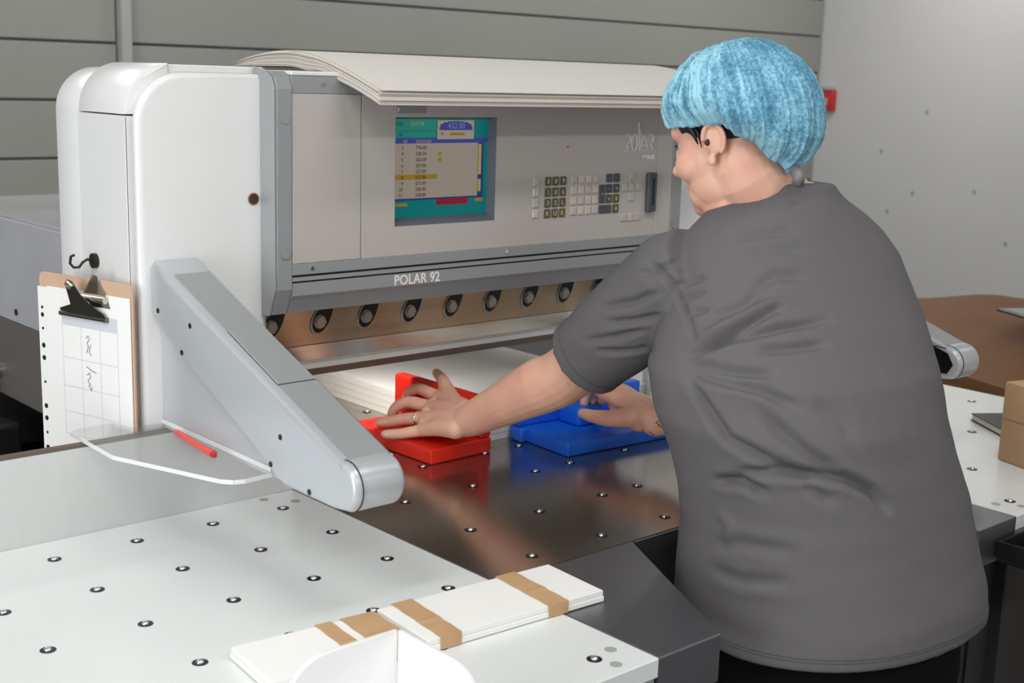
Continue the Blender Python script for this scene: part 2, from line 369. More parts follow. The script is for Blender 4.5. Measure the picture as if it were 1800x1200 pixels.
# ------------------------------------------------------------------ the paper cutter
PC = thing('paper_cutter', 'large white and grey programmable guillotine paper cutter with screen and keypad', 'machine', (0, 0.2, 0))
def rounded(x_in, x_out, z0, z1, r, n=10):
    """profile in x,z with the outer top corner rounded; x_out is the outer side"""
    s = 1 if x_out > x_in else -1; p = [(x_in, z0), (x_in, z1)]
    for k in range(n+1):
        a = math.pi/2*k/n; p.append((x_out-s*r+s*r*math.sin(a), z1-r+r*math.cos(a)))
    p.append((x_out, z0)); return p
for s, nm in ((-1, 'left'), (1, 'right')):
    q = lambda pts: [(s*abs(x), z) for x, z in pts]
    R_ = lambda *a: rounded(*a)
    part(prism_y(R_(s*0.50, s*0.757, -T+0.02, 0.667, 0.0001, 1), -0.128, 0.055, 0.002), 'column_shell', M['white_paint'], PC)
    prof = [(s*0.680, 0.6695), (s*0.680, 0.752)]
    n = 14
    for k in range(n+1):
        a = math.pi/2*k/n; prof.append((s*(0.757-0.075+0.075*math.sin(a)), 0.752-0.0825+0.0825*math.cos(a)))
    part(prism_y(prof, -0.130, 0.050, 0.003, 2), 'column_lid', M['white_paint'], PC, True)
    part(box(min(s*0.5, s*0.6785), max(s*0.5, s*0.6785), -0.126, 0.05, 0.6695, 0.7505, 0.002), 'top_cover', M['white_paint'], PC)
    part(prism_y(R_(s*0.50, s*0.757, -T+0.02, 0.743, 0.075, 14), 0.051, 0.147, 0.004, 2), 'rear_column_cover', M['white_paint'], PC, True)
    dp = part(prism_y(R_(s*0.513, s*0.750, -T+0.05, 0.739, 0.085, 14), -0.152, -0.131, 0.012, 4), 'column_door', M['white_paint'], PC, True)
    hx = s*0.538 if s < 0 else 0.545
    hb = disc(V(hx, -0.1528, 0.528), (0, -1, 0), 0.0105, 0.0012, 20)
    part(hb, 'cable_hole', mat('rusty_hole_rim', (150, 108, 60), 0.7), dp)
    part(disc(V(hx, -0.1541, 0.528), (0, -1, 0), 0.0085, 0.0006, 20), 'hole_grommet', mat('dark_brown_hole', (62, 42, 26), 0.5), dp)
    # grey posts either side of the control panel
    pts = [(-0.150, 0.325), (-0.178, 0.3265), (-0.198, 0.372), (-0.200, 0.716), (-0.192, 0.736), (-0.176, 0.745), (-0.10, 0.745), (-0.10, 0.325)]
    po = part(prism_x(pts, s*0.489, s*0.519, 0.0015), 'post', M['grey_paint'], PC)
    pts2 = [(-0.150, 0.323), (-0.198, 0.372), (-0.200, 0.716), (-0.186, 0.743), (-0.150, 0.748)]
    part(prism_x([(-0.1305, 0.305), (-0.150, 0.322), (-0.176, 0.325), (-0.196, 0.372), (-0.197, 0.715), (-0.188, 0.735), (-0.172, 0.746), (-0.1305, 0.752)], s*0.5195, s*0.5235, 0.001), 'post_flange', M['silver_flat'], PC)
    for zz in (0.665, 0.435):
        part(disc(V(s*0.503, -0.1995, zz), (0, -1, 0), 0.0085, 0.0012, 18), 'screw_cover', M['grey_paint'], po)
# beam between the posts
part(box(-0.488, 0.488, -0.15, 0.14, 0.36, 0.738), 'beam_body', M['grey_paint'], PC)
part(box(-0.4885, 0.4885, -0.198, 0.14, 0.7385, 0.746, 0.002), 'beam_lid', M['white_paint'], PC)
ur = part(box(-0.4885, 0.4885, -0.1965, -0.1505, 0.7085, 0.738, 0.001), 'upper_rail', M['grey_paint'], PC)
part(disc(V(-0.425, -0.1965, 0.724), (0, -1, 0), 0.0035, 0.0015, 12), 'screw', M['screw'], ur)
part(box(-0.488, -0.3455, -0.198, -0.152, 0.4165, 0.708, 0.0008, 1), 'side_panel', M['panel'], PC)
part(box(0.4365, 0.488, -0.198, -0.152, 0.4165, 0.708, 0.0008, 1), 'side_panel', M['panel'], PC)
# control panel with an opening for the screen
SX0, SX1, SZ0, SZ1 = -0.270, -0.028, 0.471, 0.669
cpb = bmesh.new()
for a in ((-0.3440, SX0, 0.4165, 0.708), (SX1, 0.4350, 0.4165, 0.708), (SX0, SX1, 0.4165, SZ0), (SX0, SX1, SZ1, 0.708)):
    box(a[0], a[1], -0.198, -0.152, a[2], a[3], bm=cpb)
CP = part(cpb, 'control_panel', M['panel'], PC)
bz = bmesh.new(); d_ = 0.022
fr = [(SX0, SZ0), (SX1, SZ0), (SX1, SZ1), (SX0, SZ1)]; inn = [(SX0+0.002, SZ0+0.012), (SX1-0.004, SZ0+0.012), (SX1-0.004, SZ1-0.004), (SX0+0.002, SZ1-0.004)]
for i in range(4):
    j = (i+1) % 4
    b_ = bmesh.new()
    A = [V(fr[i][0], -0.1984, fr[i][1]), V(fr[j][0], -0.1984, fr[j][1]), V(inn[j][0], -0.198+d_, inn[j][1]), V(inn[i][0], -0.198+d_, inn[i][1])]
    o_ = [V(fr[i][0], -0.17, fr[i][1]), V(fr[j][0], -0.17, fr[j][1])]
    vv = [b_.verts.new(p) for p in A]; b_.faces.new(vv); merge(bz, b_)
part(bz, 'screen_bezel', M['bezel'], CP)
scr = bmesh.new(); yS = -0.198+d_; smats = []
def srect(u0, u1, v0, v1, k, lift=0.0):
    if k not in smats: smats.append(k)
    x0 = SX0+0.002; x1 = SX1-0.004; z1 = SZ1-0.004; z0 = SZ0+0.012
    X = lambda u: x0+(x1-x0)*u
    Z_ = lambda v: z1-(z1-z0)*v
    box(X(u0), X(u1), yS-0.0004-lift, yS+(0.004 if lift == 0 else 0.0), Z_(v1), Z_(v0), bm=scr, mi=smats.index(k))
def stext(body, u, v, size, k, lift=0.0012):
    if k not in smats: smats.append(k)
    x0 = SX0+0.002; x1 = SX1-0.004; z1 = SZ1-0.004; z0 = SZ0+0.012
    t_ = text_bm(body, size, V(x0+(x1-x0)*u, yS-0.0004-lift, z1-(z1-z0)*v), (1, 0, 0), (0, 0, 1), 0.0001)
    for f in t_.faces: f.material_index = smats.index(k)
    merge(scr, t_)
srect(0, 1, 0, 1, 's_teal')
srect(0.0, 0.46, 0.0, 0.115, 's_teal2', 0.0004); srect(0.0, 0.46, 0.125, 0.185, 's_teal2', 0.0004)
srect(0.0, 1, 0.195, 0.245, 's_navy', 0.0004)
srect(0.0, 0.90, 0.245, 0.805, 's_bg', 0.0004); srect(0.90, 0.96, 0.245, 0.805, 's_blue', 0.0004); srect(0, 0.96, 0.805, 0.825, 's_blue', 0.0004)
srect(0.475, 0.85, 0.01, 0.205, 's_cream', 0.0008)
arc = bmesh.new(); smats.append('s_navy') if 's_navy' not in smats else None
for k in range(9):
    a0 = k/9*math.pi; a1 = (k+1)/9*math.pi
    u0 = 0.662-0.17*math.cos(a0); u1 = 0.662-0.17*math.cos(a1); h = 0.085*math.sin((a0+a1)/2)**0.6
    srect(u0, u1, 0.105-h, 0.112, 's_navy', 0.0012)
stext('432.00', 0.575, 0.095, 0.0155, 's_pale', 0.0016)
srect(0.60, 0.75, 0.138, 0.165, 's_gold', 0.0012); stext('A', 0.505, 0.165, 0.010, 's_red', 0.0012)
stext('PROG', 0.02, 0.065, 0.010, 's_txt', 0.0008); stext('CUT 92', 0.20, 0.065, 0.010, 's_gold2', 0.0008); stext('92 : 08', 0.02, 0.172, 0.009, 's_blue', 0.0008)
stext('NR', 0.13, 0.24, 0.008, 's_gold2', 0.0008); stext('POSITION', 0.26, 0.24, 0.008, 's_gold2', 0.0008)
srect(0.015, 0.475, 0.560, 0.612, 's_gold', 0.0008)
rows = [(3, '776.00'), (4, '338.34'), (5, '565.00'), (6, '253.00'), (7, '227.00'), (8, '222.00'), (9, '673.00'), (10, '336.00'), (11, '238.00')]
for k, (n, t_) in enumerate(rows):
    v_ = 0.305+k*0.0605
    stext(str(n), 0.115 if n < 10 else 0.09, v_, 0.0092, 's_txt', 0.0014); stext(t_, 0.255, v_, 0.0092, 's_txt', 0.0014)
srect(0.485, 0.515, 0.335, 0.375, 's_gold', 0.0008); srect(0.485, 0.515, 0.395, 0.435, 's_gold', 0.0008)
srect(0.905, 0.935, 0.26, 0.58, 's_gold2', 0.0008); srect(0.905, 0.935, 0.63, 0.76, 's_gold2', 0.0008)
srect(0.47, 0.80, 0.825, 0.885, 's_red', 0.0008); srect(0.02, 0.18, 0.85, 0.882, 's_gold', 0.0008); srect(0.88, 0.96, 0.83, 0.865, 's_gold', 0.0008)
part(scr, 'screen', [M[k] for k in smats], CP)
# little sign above the screen
b_ = box(-0.268, -0.200, -0.1984, -0.1975, 0.676, 0.690, 0.0)
part(b_, 'sticker', mat('grey_sticker', (150, 148, 146), 0.5), CP)
part(text_bm('F', 0.011, V(-0.266, -0.1986, 0.678), (1, 0, 0), (0, 0, 1), 0.0002, 0.0002), 'sticker_letter', M['text'], CP)
# keys
def key(x, z, wd, ht, m, prn=None, pm_=None):
    b_ = box(x-wd/2, x+wd/2, -0.2005, -0.1975, z-ht/2, z+ht/2, 0.0012, 1)
    if prn: merge(b_, prn); 
    o = part(b_, 'key', [M[m], M[pm_ or 'gold']], CP); return o
def kprint(body, x, z, size):
    t_ = text_bm(body, size, V(x, -0.2006, z), (1, 0, 0), (0, 0, 1), 0.0002, 0.0003)
    xs = [v.co.x for v in t_.verts]; zs = [v.co.z for v in t_.verts]
    dx = x-(min(xs)+max(xs))/2; dz = z+T-(min(zs)+max(zs))/2
    for v in t_.verts: v.co.x += dx; v.co.z += dz
    for f in t_.faces: f.material_index = 1
    return t_
ZR = [0.5425, 0.5205, 0.4990, 0.4775]
for z in ZR: pass
for i, z in enumerate(ZR):
    key(0.080, z, 0.0155, 0.0165, 'key_grey' if i % 2 == 0 else 'key_light', kprint('-', 0.080, z, 0.012) if i % 2 else None, 'cream')
g1 = [['8', '8', '9'], ['1', '8', '6'], ['3', '2', 'L'], ['R', 'U', 'K']]
for i, z in enumerate(ZR):
    for j, x in enumerate((0.1125, 0.1335, 0.1545)):
        key(x, z, 0.0170, 0.0175, 'key_dark', kprint(g1[i][j], x, z, 0.0135), 'gold')
for i, z in enumerate(ZR):
    for j, x in enumerate((0.1865, 0.2075, 0.2285, 0.2485)):
        key(x, z+0.0015, 0.0165, 0.0165, 'key_light' if (i+j) % 3 else 'key_grey', kprint(['-', '+', 'o', 'x'][(i*3+j) % 4], x, z+0.0015, 0.008), 'cream')
for i, z in enumerate(ZR):
    for j, x in enumerate((0.2895, 0.3115)):
        if i == 3 and j == 0: continue
        key(x, z+0.002, 0.0185, 0.0178, 'key_navy' if i < 2 else 'key_dark', kprint([['-', '.'], ['-', '+'], ['+', '8'], ['', '8']][i][j], x, z+0.002, 0.012), 'gold')
key(0.2690, (ZR[1]+ZR[2])/2+0.002, 0.017, 0.039, 'key_navy', kprint('+', 0.269, (ZR[1]+ZR[2])/2+0.002, 0.010), 'gold')
key(0.2795, ZR[3]+0.002, 0.037, 0.0178, 'key_navy')
for x, z in ((0.359, 0.5455), (0.338, 0.523), (0.3585, 0.523), (0.379, 0.523), (0.3585, 0.502)): key(x, z, 0.0175, 0.0165, 'key_grey')
for x, m_ in ((0.338, 'key_grey'), (0.3585, 'key_light'), (0.379, 'key_grey')): key(x, 0.459, 0.0175, 0.0165, m_)
sl = part(box(0.403, 0.430, -0.209, -0.1975, 0.468, 0.553, 0.003), 'card_slot', mat('slate_slot', (78, 80, 88), 0.5), CP)
part(box(0.4145, 0.4205, -0.2096, -0.2085, 0.482, 0.542), 'slit', M['black'], CP)
part(disc(V(0.165, -0.198, 0.611), (0, -1, 0), 0.0022, 0.001, 10), 'indicator', M['alarm_red'], CP)
# company mark on the panel: outlined letters with a tall sail shaped spire, and a small white name plate
lg = bmesh.new(); yL = -0.1986
def stroke(pts, r=0.0015): tube([V(x, yL, z) for x, z in pts], r, 6, True, lg)
LX, LZ = 0.334, 0.601
def sx(u): return LX+u*0.088
def sz(v): return LZ+v*0.034
stroke([(sx(0.0), sz(1)), (sx(0.13), sz(1)), (sx(0.19), sz(0.8)), (sx(0.17), sz(0.5)), (sx(0.08), sz(0.42))]); stroke([(sx(0.05), sz(0.35)), (sx(0.10), sz(0.05)), (sx(0.0), sz(0.0))])
stroke([(sx(0.32+0.10*math.cos(a*math.pi/8)), sz(0.5+0.5*math.sin(a*math.pi/8))) for a in range(17)])
stroke([(sx(0.45), sz(1.0)), (sx(0.46), sz(1.75)), (sx(0.51), sz(1.2)), (sx(0.56), sz(0.8)), (sx(0.55), sz(0.1))]); stroke([(sx(0.46), sz(1.75)), (sx(0.48), sz(0.9)), (sx(0.50), sz(0.0)), (sx(0.74), sz(0.0))])
stroke([(sx(0.53), sz(0.2)), (sx(0.66), sz(0.95)), (sx(0.80), sz(0.1))]); stroke([(sx(0.58), sz(0.3)), (sx(0.75), sz(0.3))])
stroke([(sx(0.82), sz(1)), (sx(0.95), sz(1)), (sx(0.99), sz(0.75)), (sx(0.95), sz(0.45)), (sx(0.88), sz(0.42)), (sx(0.98), sz(0.05))])
stroke([(sx(0.0), sz(-0.08)), (sx(0.98), sz(-0.08))], 0.0009)
part(lg, 'company_mark', M['logo'], CP)
part(text_bm('MOHR', 0.0125, V(0.391, -0.1986, 0.582), (1, 0, 0), (0, 0, 1), 0.0003, 0.0006), 'name_plate', M['text'], CP)
# rails under the panel
r1 = part(box(-0.4885, 0.4885, -0.1985, -0.152, 0.3965, 0.4160, 0.0008, 1), 'lower_rail', M['grey_paint'], PC)
for xx in (-0.449, 0.006, 0.42): part(disc(V(xx, -0.1985, 0.407), (0, -1, 0), 0.0035, 0.002, 12), 'screw', M['chrome'], r1)
part(box(-0.4885, 0.4885, -0.194, -0.152, 0.3925, 0.3964), 'rail_gap', M['gap'], PC)
part(box(-0.4885, 0.4885, -0.1975, -0.152, 0.3855, 0.3924), 'rail_strip', M['grey_paint'], PC)
part(box(-0.4885, 0.4885, -0.192, -0.152, 0.3825, 0.3854), 'rail_gap', M['gap'], PC)
nr = part(prism_x([(-0.150, 0.3255), (-0.178, 0.3268), (-0.190, 0.352), (-0.1985, 0.3600), (-0.1985, 0.3822), (-0.150, 0.3822)], -0.4885, 0.4885), 'name_rail', M['grey_paint'], PC)
part(text_bm('POLAR 92', 0.0265, V(-0.270, -0.1986, 0.3615), (1, 0, 0), (0, 0, 1), 0.0003, 0.0004, 1.02, 0.92), 'lettering', M['text'], nr)
# knife carrier, knife and clamp lip
KC = part(box(-0.508, 0.508, 0.0, 0.045, 0.222, 0.36), 'knife_carrier', M['knife_carrier'], PC)
for i in range(9):
    cx, cz = -0.415+0.1105*i, 0.268
    pl, pr = [], []
    for k in range(25):
        a = 2*math.pi*k/24; u = 0.040*math.cos(a); v = 0.0175*math.sin(a)*(1-0.25*math.cos(a))
        ux, uz = 0.50, 0.866
        pl.append((cx+u*ux-v*uz+0.010, cz+u*uz+v*ux+0.012)); pr.append((cx+1.16*(u*ux-v*uz)+0.010, cz+1.1*(u*uz+v*ux)+0.012))
    part(prism_y(pr[:-1], -0.0025, 0.0, 0.001, 1), 'slot_rim', M['slotrim'], KC)
    part(prism_y(pl[:-1], -0.0032, -0.0018), 'slot', M['slotdark'], KC)
    bb = disc(V(cx-0.001, -0.003, cz-0.002), (0, -1, 0), 0.0115, 0.008, 6)
    disc(V(cx-0.001, -0.0025, cz-0.002), (0, -1, 0), 0.0135, 0.003, 20, bb)
    part(bb, 'bolt', M['slotrim'], KC)
part(prism_x([(-0.004, 0.1918), (-0.004, 0.2215), (0.02, 0.2215), (0.02, 0.1918)], -0.508, 0.508), 'knife', M['knife_steel'], PC)
part(prism_x([(-0.020, 0.1785), (-0.018, 0.188), (-0.0045, 0.1915), (0.05, 0.1915), (0.05, 0.1785)], -0.508, 0.508), 'clamp_lip', M['edge_glare'], PC)
part(prism_x([(-0.020, 0.165), (-0.020, 0.1784), (0.05, 0.1784), (0.05, 0.165)], -0.508, 0.508), 'clamp_bar', M['edge_brown'], PC)
# fluorescent table light under the beam
part(box(-0.47, 0.47, 0.100, 0.136, 0.318, 0.3595, 0.003), 'lamp_housing', M['grey_paint'], PC)
part(box(-0.46, -0.04, 0.106, 0.130, 0.3155, 0.3178), 'lamp_tube', M['lamp'], PC)
area('table_light', (-0.25, 0.118, 0.313+T), 0.42, 0.022, 1.7, (0, 0, 0), (1, 0.97, 0.92))
# cutting table with air nozzles
TBm = part(prism_z([(-0.474, -0.738), (0.474, -0.738), (0.474, -0.176), (0.508, -0.176), (0.508, 1.45), (-0.508, 1.45), (-0.508, -0.176), (-0.474, -0.176)], -0.04, 0.0), 'cutting_table', M['steel'], PC)
def nozzle_meshes(owner, pts, z=0.0):
    first = None
    for x, y in pts:
        if first is None:
            cb = tube([V(x, y, z), V(x, y, z+0.0006), V(x, y, z+0.0010), V(x, y, z+0.0006)], [0.0105, 0.0105, 0.0098, 0.0070], 20, True)
            c = part(cb, 'air_nozzle', M['cup'], owner, True)
            be = bmesh.new(); ellipsoid(V(x, y, z+0.0004), (0.0055, 0.0055, 0.0042), be, nu=12, nv=8)
            b_ = part(be, 'ball', M['chrome'], owner, True); b_.parent = c
            first = (c, b_, x, y)
        else:
            c = dupe(first[0], Vector((x-first[2], y-first[3], 0)), owner); dupe(first[1], Vector((0, 0, 0)), c)
nozzle_meshes(TBm, [(x, y) for x in (-0.356, -0.199, -0.042, 0.051, 0.208, 0.364) for y in (-0.690, -0.5370, -0.355, -0.203, -0.056, 0.080, 0.206, 0.345)])
# front wings: dark brushed steel with a recess for the operator
for s in (-1, 1):
    pts = [(s*0.4745, -0.7385), (s*0.177, -0.7385), (s*0.350, -1.070), (s*0.4745, -1.070)]
    part(prism_z(pts, -0.072, 0.0, 0.002, 2), 'front_wing', M['steel_dark'], PC)
part(box(-0.176, 0.176, -0.745, -0.7385, -0.11, -0.001), 'front_apron', M['steel_dark'], PC)
part(box(-0.50, 0.50, -0.52, 0.14, -T+0.002, -0.041), 'base', M['dark_steel'], PC)
# light barrier arms
def arm(x0, x1, y_tip, inner):
    yb, yt = -0.153, y_tip
    L = yb-yt
    # side outline: sloping arm with a rounded nose
    P_ = [(yb, 0.425), (yb-0.012, 0.436), (yb-0.030, 0.432)]
    top_e = (yt+0.035, 0.222)
    P_ += [(yb-0.06, 0.414), top_e]
    cx_, cz_, rr = yt+0.036, 0.190, 0.036
    for k in range(1, 12):
        a = math.radians(62+k*(258-62)/12.0); P_.append((cx_+rr*math.cos(a) if True else 0, cz_+rr*math.sin(a)))
    P_ += [(yt+0.06, 0.1535), (yt+0.185, 0.1535), (yt+0.335, 0.222), (yb-0.055, 0.312), (yb, 0.345)]
    return P_
def build_arm(x0, x1, yt, outer_left):
    P_ = arm(x0, x1, yt, None)
    o = part(soft_prism_x(P_, x0, x1, 0.010), 'light_barrier_arm', M['silver_paint'], PC, True, angle=35)
    # flat cover strip lying on the slope
    a = Vector((0, -0.153-0.06, 0.414)); b = Vector((0, yt+0.035, 0.222)); d = (b-a).normalized(); n = Vector((0, -d.z, d.y)); n = -n if n.z < 0 else n
    def slab(t0, t1, xa, xb, h, nm, m_, bev=0.0008):
        p0 = a+(b-a)*t0; p1 = a+(b-a)*t1
        q = [V(xa, p0.y, p0.z), V(xb, p0.y, p0.z), V(xb, p1.y, p1.z), V(xa, p1.y, p1.z)]
        q = [v-n*0.002 for v in q]
        return part(prism(q, n*(h+0.002), bev, 1), nm, m_, o)
    slab(-0.02, 0.325, x0+0.016, x1-0.004, 0.0012, 'cover_strip', M['silver_flat'])
    slab(0.33, 0.62, x0+0.018, x1-0.006, 0.0030, 'cover_plate', M['silver_flat'])
    slab(0.327, 0.623, x0+0.0165, x1-0.0045, 0.0004, 'cover_gap', M['gap'])
    slab(0.626, 0.985, x0+0.016, x1-0.004, 0.0012, 'cover_strip', M['silver_flat'])
    sm_ = [V(x0+0.013, yt+0.036+0.0362*math.cos(math.radians(k)), 0.190+0.0362*math.sin(math.radians(k))) for k in range(75, 262, 12)]
    part(tube(sm_, 0.0011, 6), 'end_cap_seam', M['gap'], o)
    return o
AL = build_arm(-0.735, -0.648, -0.745, True)
AR = build_arm(0.735, 0.818, -0.790, False)
def side_disc(o, x, y, z, nx, r=0.0045, m_='black', nm='screw_hole'): part(disc(V(x, y, z), (nx, 0, 0), r, 0.0008, 12), nm, M[m_], o)
for y, z in ((-0.183, 0.356), (-0.291, 0.348), (-0.262, 0.300), (-0.556, 0.227), (-0.529, 0.180), (-0.632, 0.164)):
    side_disc(AL, -0.735, y, z, -1)
# web plate under the left arm
part(prism([V(-0.716, -0.154, 0.352), V(-0.716, -0.154, 0.166), V(-0.716, -0.185, 0.150), V(-0.716, -0.60, 0.150), V(-0.716, -0.62, 0.165), V(-0.716, -0.26, 0.345)], (0.07, 0, 0), 0.003, 2), 'arm_web', M['silver_paint'], PC)
part(prism([V(0.742, -0.154, 0.352), V(0.742, -0.154, 0.166), V(0.742, -0.185, 0.150), V(0.742, -0.60, 0.150), V(0.742, -0.62, 0.165), V(0.742, -0.26, 0.345)], (0.07, 0, 0), 0.003, 2), 'arm_web', M['silver_paint'], PC)
# black sensor window on the inner face of the right arm
wy = -0.790
part(prism([V(0.7349, -0.30, 0.345), V(0.7349, -0.30, 0.215), V(0.7349, wy+0.10, 0.166), V(0.7349, wy+0.028, 0.170), V(0.7349, wy+0.016, 0.190), V(0.7349, wy+0.030, 0.213)], (-0.0015, 0, 0), 0.0004, 1), 'sensor_window', M['blackmatte'], AR)
part(prism([V(-0.6479, -0.30, 0.345), V(-0.6479, -0.30, 0.215), V(-0.6479, -0.64, 0.166), V(-0.6479, -0.71, 0.170), V(-0.6479, -0.722, 0.190), V(-0.6479, -0.708, 0.213)], (0.0015, 0, 0), 0.0004, 1), 'sensor_window', M['blackmatte'], AL)
# rear part of the machine behind the left column
part(box(-0.512, -0.500, 0.15, 1.60, -0.078, 0.122, 0.002), 'rear_side_plate', M['rear_brown'], PC)
part(box(-0.505, 0.505, 1.43, 1.60, -T+0.3, -0.041), 'rear_support', M['dark_steel'], PC)
bq = bmesh.new(); disc(V(-0.512, 1.150, -0.02), (-1, 0, 0), 0.018, 0.012, 16, bq); disc(V(-0.524, 1.150, -0.02), (-1, 0, 0), 0.010, 0.014, 10, bq)
part(bq, 'rear_bolt', M['screw'], PC, True)
part(tube([V(-0.53, 1.16, -0.04), V(-0.55, 1.14, -0.10), V(-0.55, 1.12, -0.2), V(-0.53, 1.10, -0.34)], 0.012, 10), 'air_hose', mat('grey_hose', (120, 122, 122), 0.4), PC, True)
part(box(-0.66, -0.51, 1.02, 1.30, -0.42, -0.13, 0.01), 'motor_box', M['black'], PC)
part(box(-0.50, 0.50, 0.16, 1.42, -T+0.002, -0.30), 'rear_base', M['blackmatte'], PC)
# glossy grey rear guard; roof and forward reach added to shade the paper stack
for gx in (-0.512, 0.500):
    part(prism([V(gx, 0.16, 0.123), V(gx, 2.2, 0.123), V(gx, 2.2, 0.30), V(gx, 1.7, 0.36), V(gx, 1.1, 0.375), V(gx, 0.16, 0.375)], (0.012, 0, 0), 0.002, 1), 'rear_guard_side', M['rear_top'], PC)
part(prism([V(-0.5, 0.16, 0.3755), V(-0.5, 1.1, 0.3755), V(-0.5, 1.7, 0.3605), V(-0.5, 1.7, 0.3685), V(-0.5, 1.1, 0.3835), V(-0.5, 0.16, 0.3835)], (1.0, 0, 0)), 'stack_shade_roof', M['rear_top'], PC)  # added roof that keeps overhead light off the stack
part(disc(V(-0.512, 1.02, 0.15), (-1, 0, 0), 0.008, 0.003, 10), 'guard_screw', M['black'], PC)

# ------------------------------------------------------------------ side tables
def side_table(s, label):
    t = thing('side_table', label, 'table', (s*0.9, -0.6, 0), 'side tables of the paper cutter')
    x0, x1 = sorted((s*0.4755, s*1.335))
    top = part(box(x0, x1, -1.070, -0.1755, -0.028, 0.0, 0.0015, 1), 'table_top', M['side_top'], t)
    part(box(x0+0.004, x1-0.004, -1.066, -0.19, -0.05, -0.0285), 'table_frame', M['silver_flat'], t)
    nozzle_meshes(top, [(s*(0.546+0.1355*i), -0.2553-0.1528*j) for i in range(6) for j in range(6)])
    for px_, py_ in ((0.548, -0.195), (0.508, -0.235), (0.508, -1.012), (0.535, -1.048)):
        part(disc(V(s*px_, py_, 0), (0, 0, 1), 0.0085, 0.0005, 18), 'plug', M['plug'], top)
    fb = part(box(x0+0.005, x1, -0.1752, -0.1600, -0.05, 0.146, 0.0015, 1), 'back_stop', M['fence'], t)
    part(box(x0+0.005, x1, -0.1758, -0.1592, 0.1461, 0.150), 'top_edge', M['brown_edge'], t)
    for lx in (s*0.62, s*1.22):
        for ly in (-0.26, -0.98):
            part(box(lx-0.025, lx+0.025, ly-0.025, ly+0.025, -T+0.001, -0.0505, 0.003, 1), 'leg', M['dark_steel'], t)
    return t
side_table(-1, 'pale grey side table with air nozzles carrying taped paper bundles, nearest the camera')
side_table(1, 'pale grey side table with air nozzles carrying a cardboard box and notebook')
# dark cupboard under the right side table
cb = thing('floor_cabinet', 'dark grey steel cabinet standing under the side table behind the person', 'cabinet', V(0.62, -0.6, -T))
part(box(0.50, 1.20, -0.97, -0.30, -T+0.002, -0.06, 0.004, 1), 'body', M['dark_steel'], cb)
part(box(0.53, 0.86, -0.978, -0.9705, -T+0.03, -0.09, 0.002, 1), 'door', M['dark_steel'], cb)
part(box(0.87, 1.19, -0.978, -0.9705, -T+0.03, -0.09, 0.002, 1), 'door', M['dark_steel'], cb)

# ------------------------------------------------------------------ big cardboard sheets lying over the beam
PSX0, PSX1 = -0.392, 0.56
prof = [(0.46, 0.7475), (0.36, 0.749), (0.26, 0.7495), (0.17, 0.752), (0.11, 0.7535), (0.03, 0.754), (-0.05, 0.7535), (-0.10, 0.7475), (-0.145, 0.7385+0.008), (-0.20, 0.7310), (-0.25, 0.7175), (-0.290, 0.7045), (-0.318, 0.6945)]
tprof = [(0.46, 0.7475), (0.36, 0.750), (0.26, 0.7505), (0.17, 0.756), (0.11, 0.770), (0.03, 0.781), (-0.05, 0.783), (-0.10, 0.779), (-0.145, 0.771), (-0.20, 0.758), (-0.25, 0.743), (-0.290, 0.7298), (-0.318, 0.7205)]
def dense(p):
    out = []; n = len(p)
    for i in range(n-1):
        p0, p1, p2, p3 = [Vector(p[max(0, min(n-1, k))]) for k in (i-1, i, i+1, i+2)]
        for k in range(5):
            s_ = k/5.0; out.append(0.5*((2*p1)+(p2-p0)*s_+(2*p0-5*p1+4*p2-p3)*s_*s_+(3*p1-p0-3*p2+p3)*s_**3))
    out.append(Vector(p[-1])); return out
lo, hi = dense(prof), dense(tprof)
BS = thing('cardboard_sheet_pile', 'pile of large off-white cardboard sheets bent over the top of the cutter', 'paper stack', V(0.08, 0.05, 0.746))
NL = 9
cuts = [0, 0.10, 0.22, 0.30, 0.46, 0.58, 0.68, 0.80, 0.93, 1.0]
for k in range(NL):
    a, b = cuts[k]+0.006, cuts[k+1]-0.010
    jx = random.uniform(-0.004, 0.004); jy = random.uniform(-0.004, 0.003); xr = random.uniform(-0.004, 0.004)
    if k == NL-1: jx, jy = 0.004, -0.004
    A = [(lo[i].lerp(hi[i], a)) for i in range(len(lo))]; B = [(lo[i].lerp(hi[i], b)) for i in range(len(lo))]
    for P_ in (A, B):
        d = (P_[-1]-P_[-2]).normalized(); P_[-1] = P_[-1]+d*jy*-1
    ring = [V(PSX0+jx, p.x, p.y+0.0008) for p in B]+[V(PSX0+jx, p.x, p.y) for p in reversed(A)]
    b_ = bmesh.new(); n = len(A)
    g = [[[b_.verts.new(V(x, p.x, p.y)) for p in P_] for P_ in (A, B)] for x in (PSX0+jx, PSX1+xr)]
    for i in range(n-1):
        b_.faces.new((g[0][1][i], g[0][1][i+1], g[1][1][i+1], g[1][1][i])); b_.faces.new((g[0][0][i+1], g[0][0][i], g[1][0][i], g[1][0][i+1]))
        b_.faces.new((g[0][0][i], g[0][0][i+1], g[0][1][i+1], g[0][1][i])); b_.faces.new((g[1][1][i], g[1][1][i+1], g[1][0][i+1], g[1][0][i]))
    for e in (0, n-1): b_.faces.new((g[0][0][e], g[0][1][e], g[1][1][e], g[1][0][e]))
    part(b_, 'sheet_bundle', M['board_a'] if k == NL-1 else M[['board_b', 'board_c'][k % 2]], BS, True, angle=30)

# ------------------------------------------------------------------ stack of paper being jogged under the knife
PS = thing('paper_stack', 'thick stack of white paper under the knife between red and blue blocks', 'paper stack', V(0.24, 0.2, 0))
for k in range(4):
    z0, z1 = 0.0005+k*0.015, 0.0150+k*0.015-(0.0003)
    j = random.uniform(-0.0006, 0.0006)
    part(box(-0.022+j, 0.503+j, -0.142+j, 0.62, z0, z1), 'ream', [M['paper_edge']] if k < 3 else [M['paper']], PS)

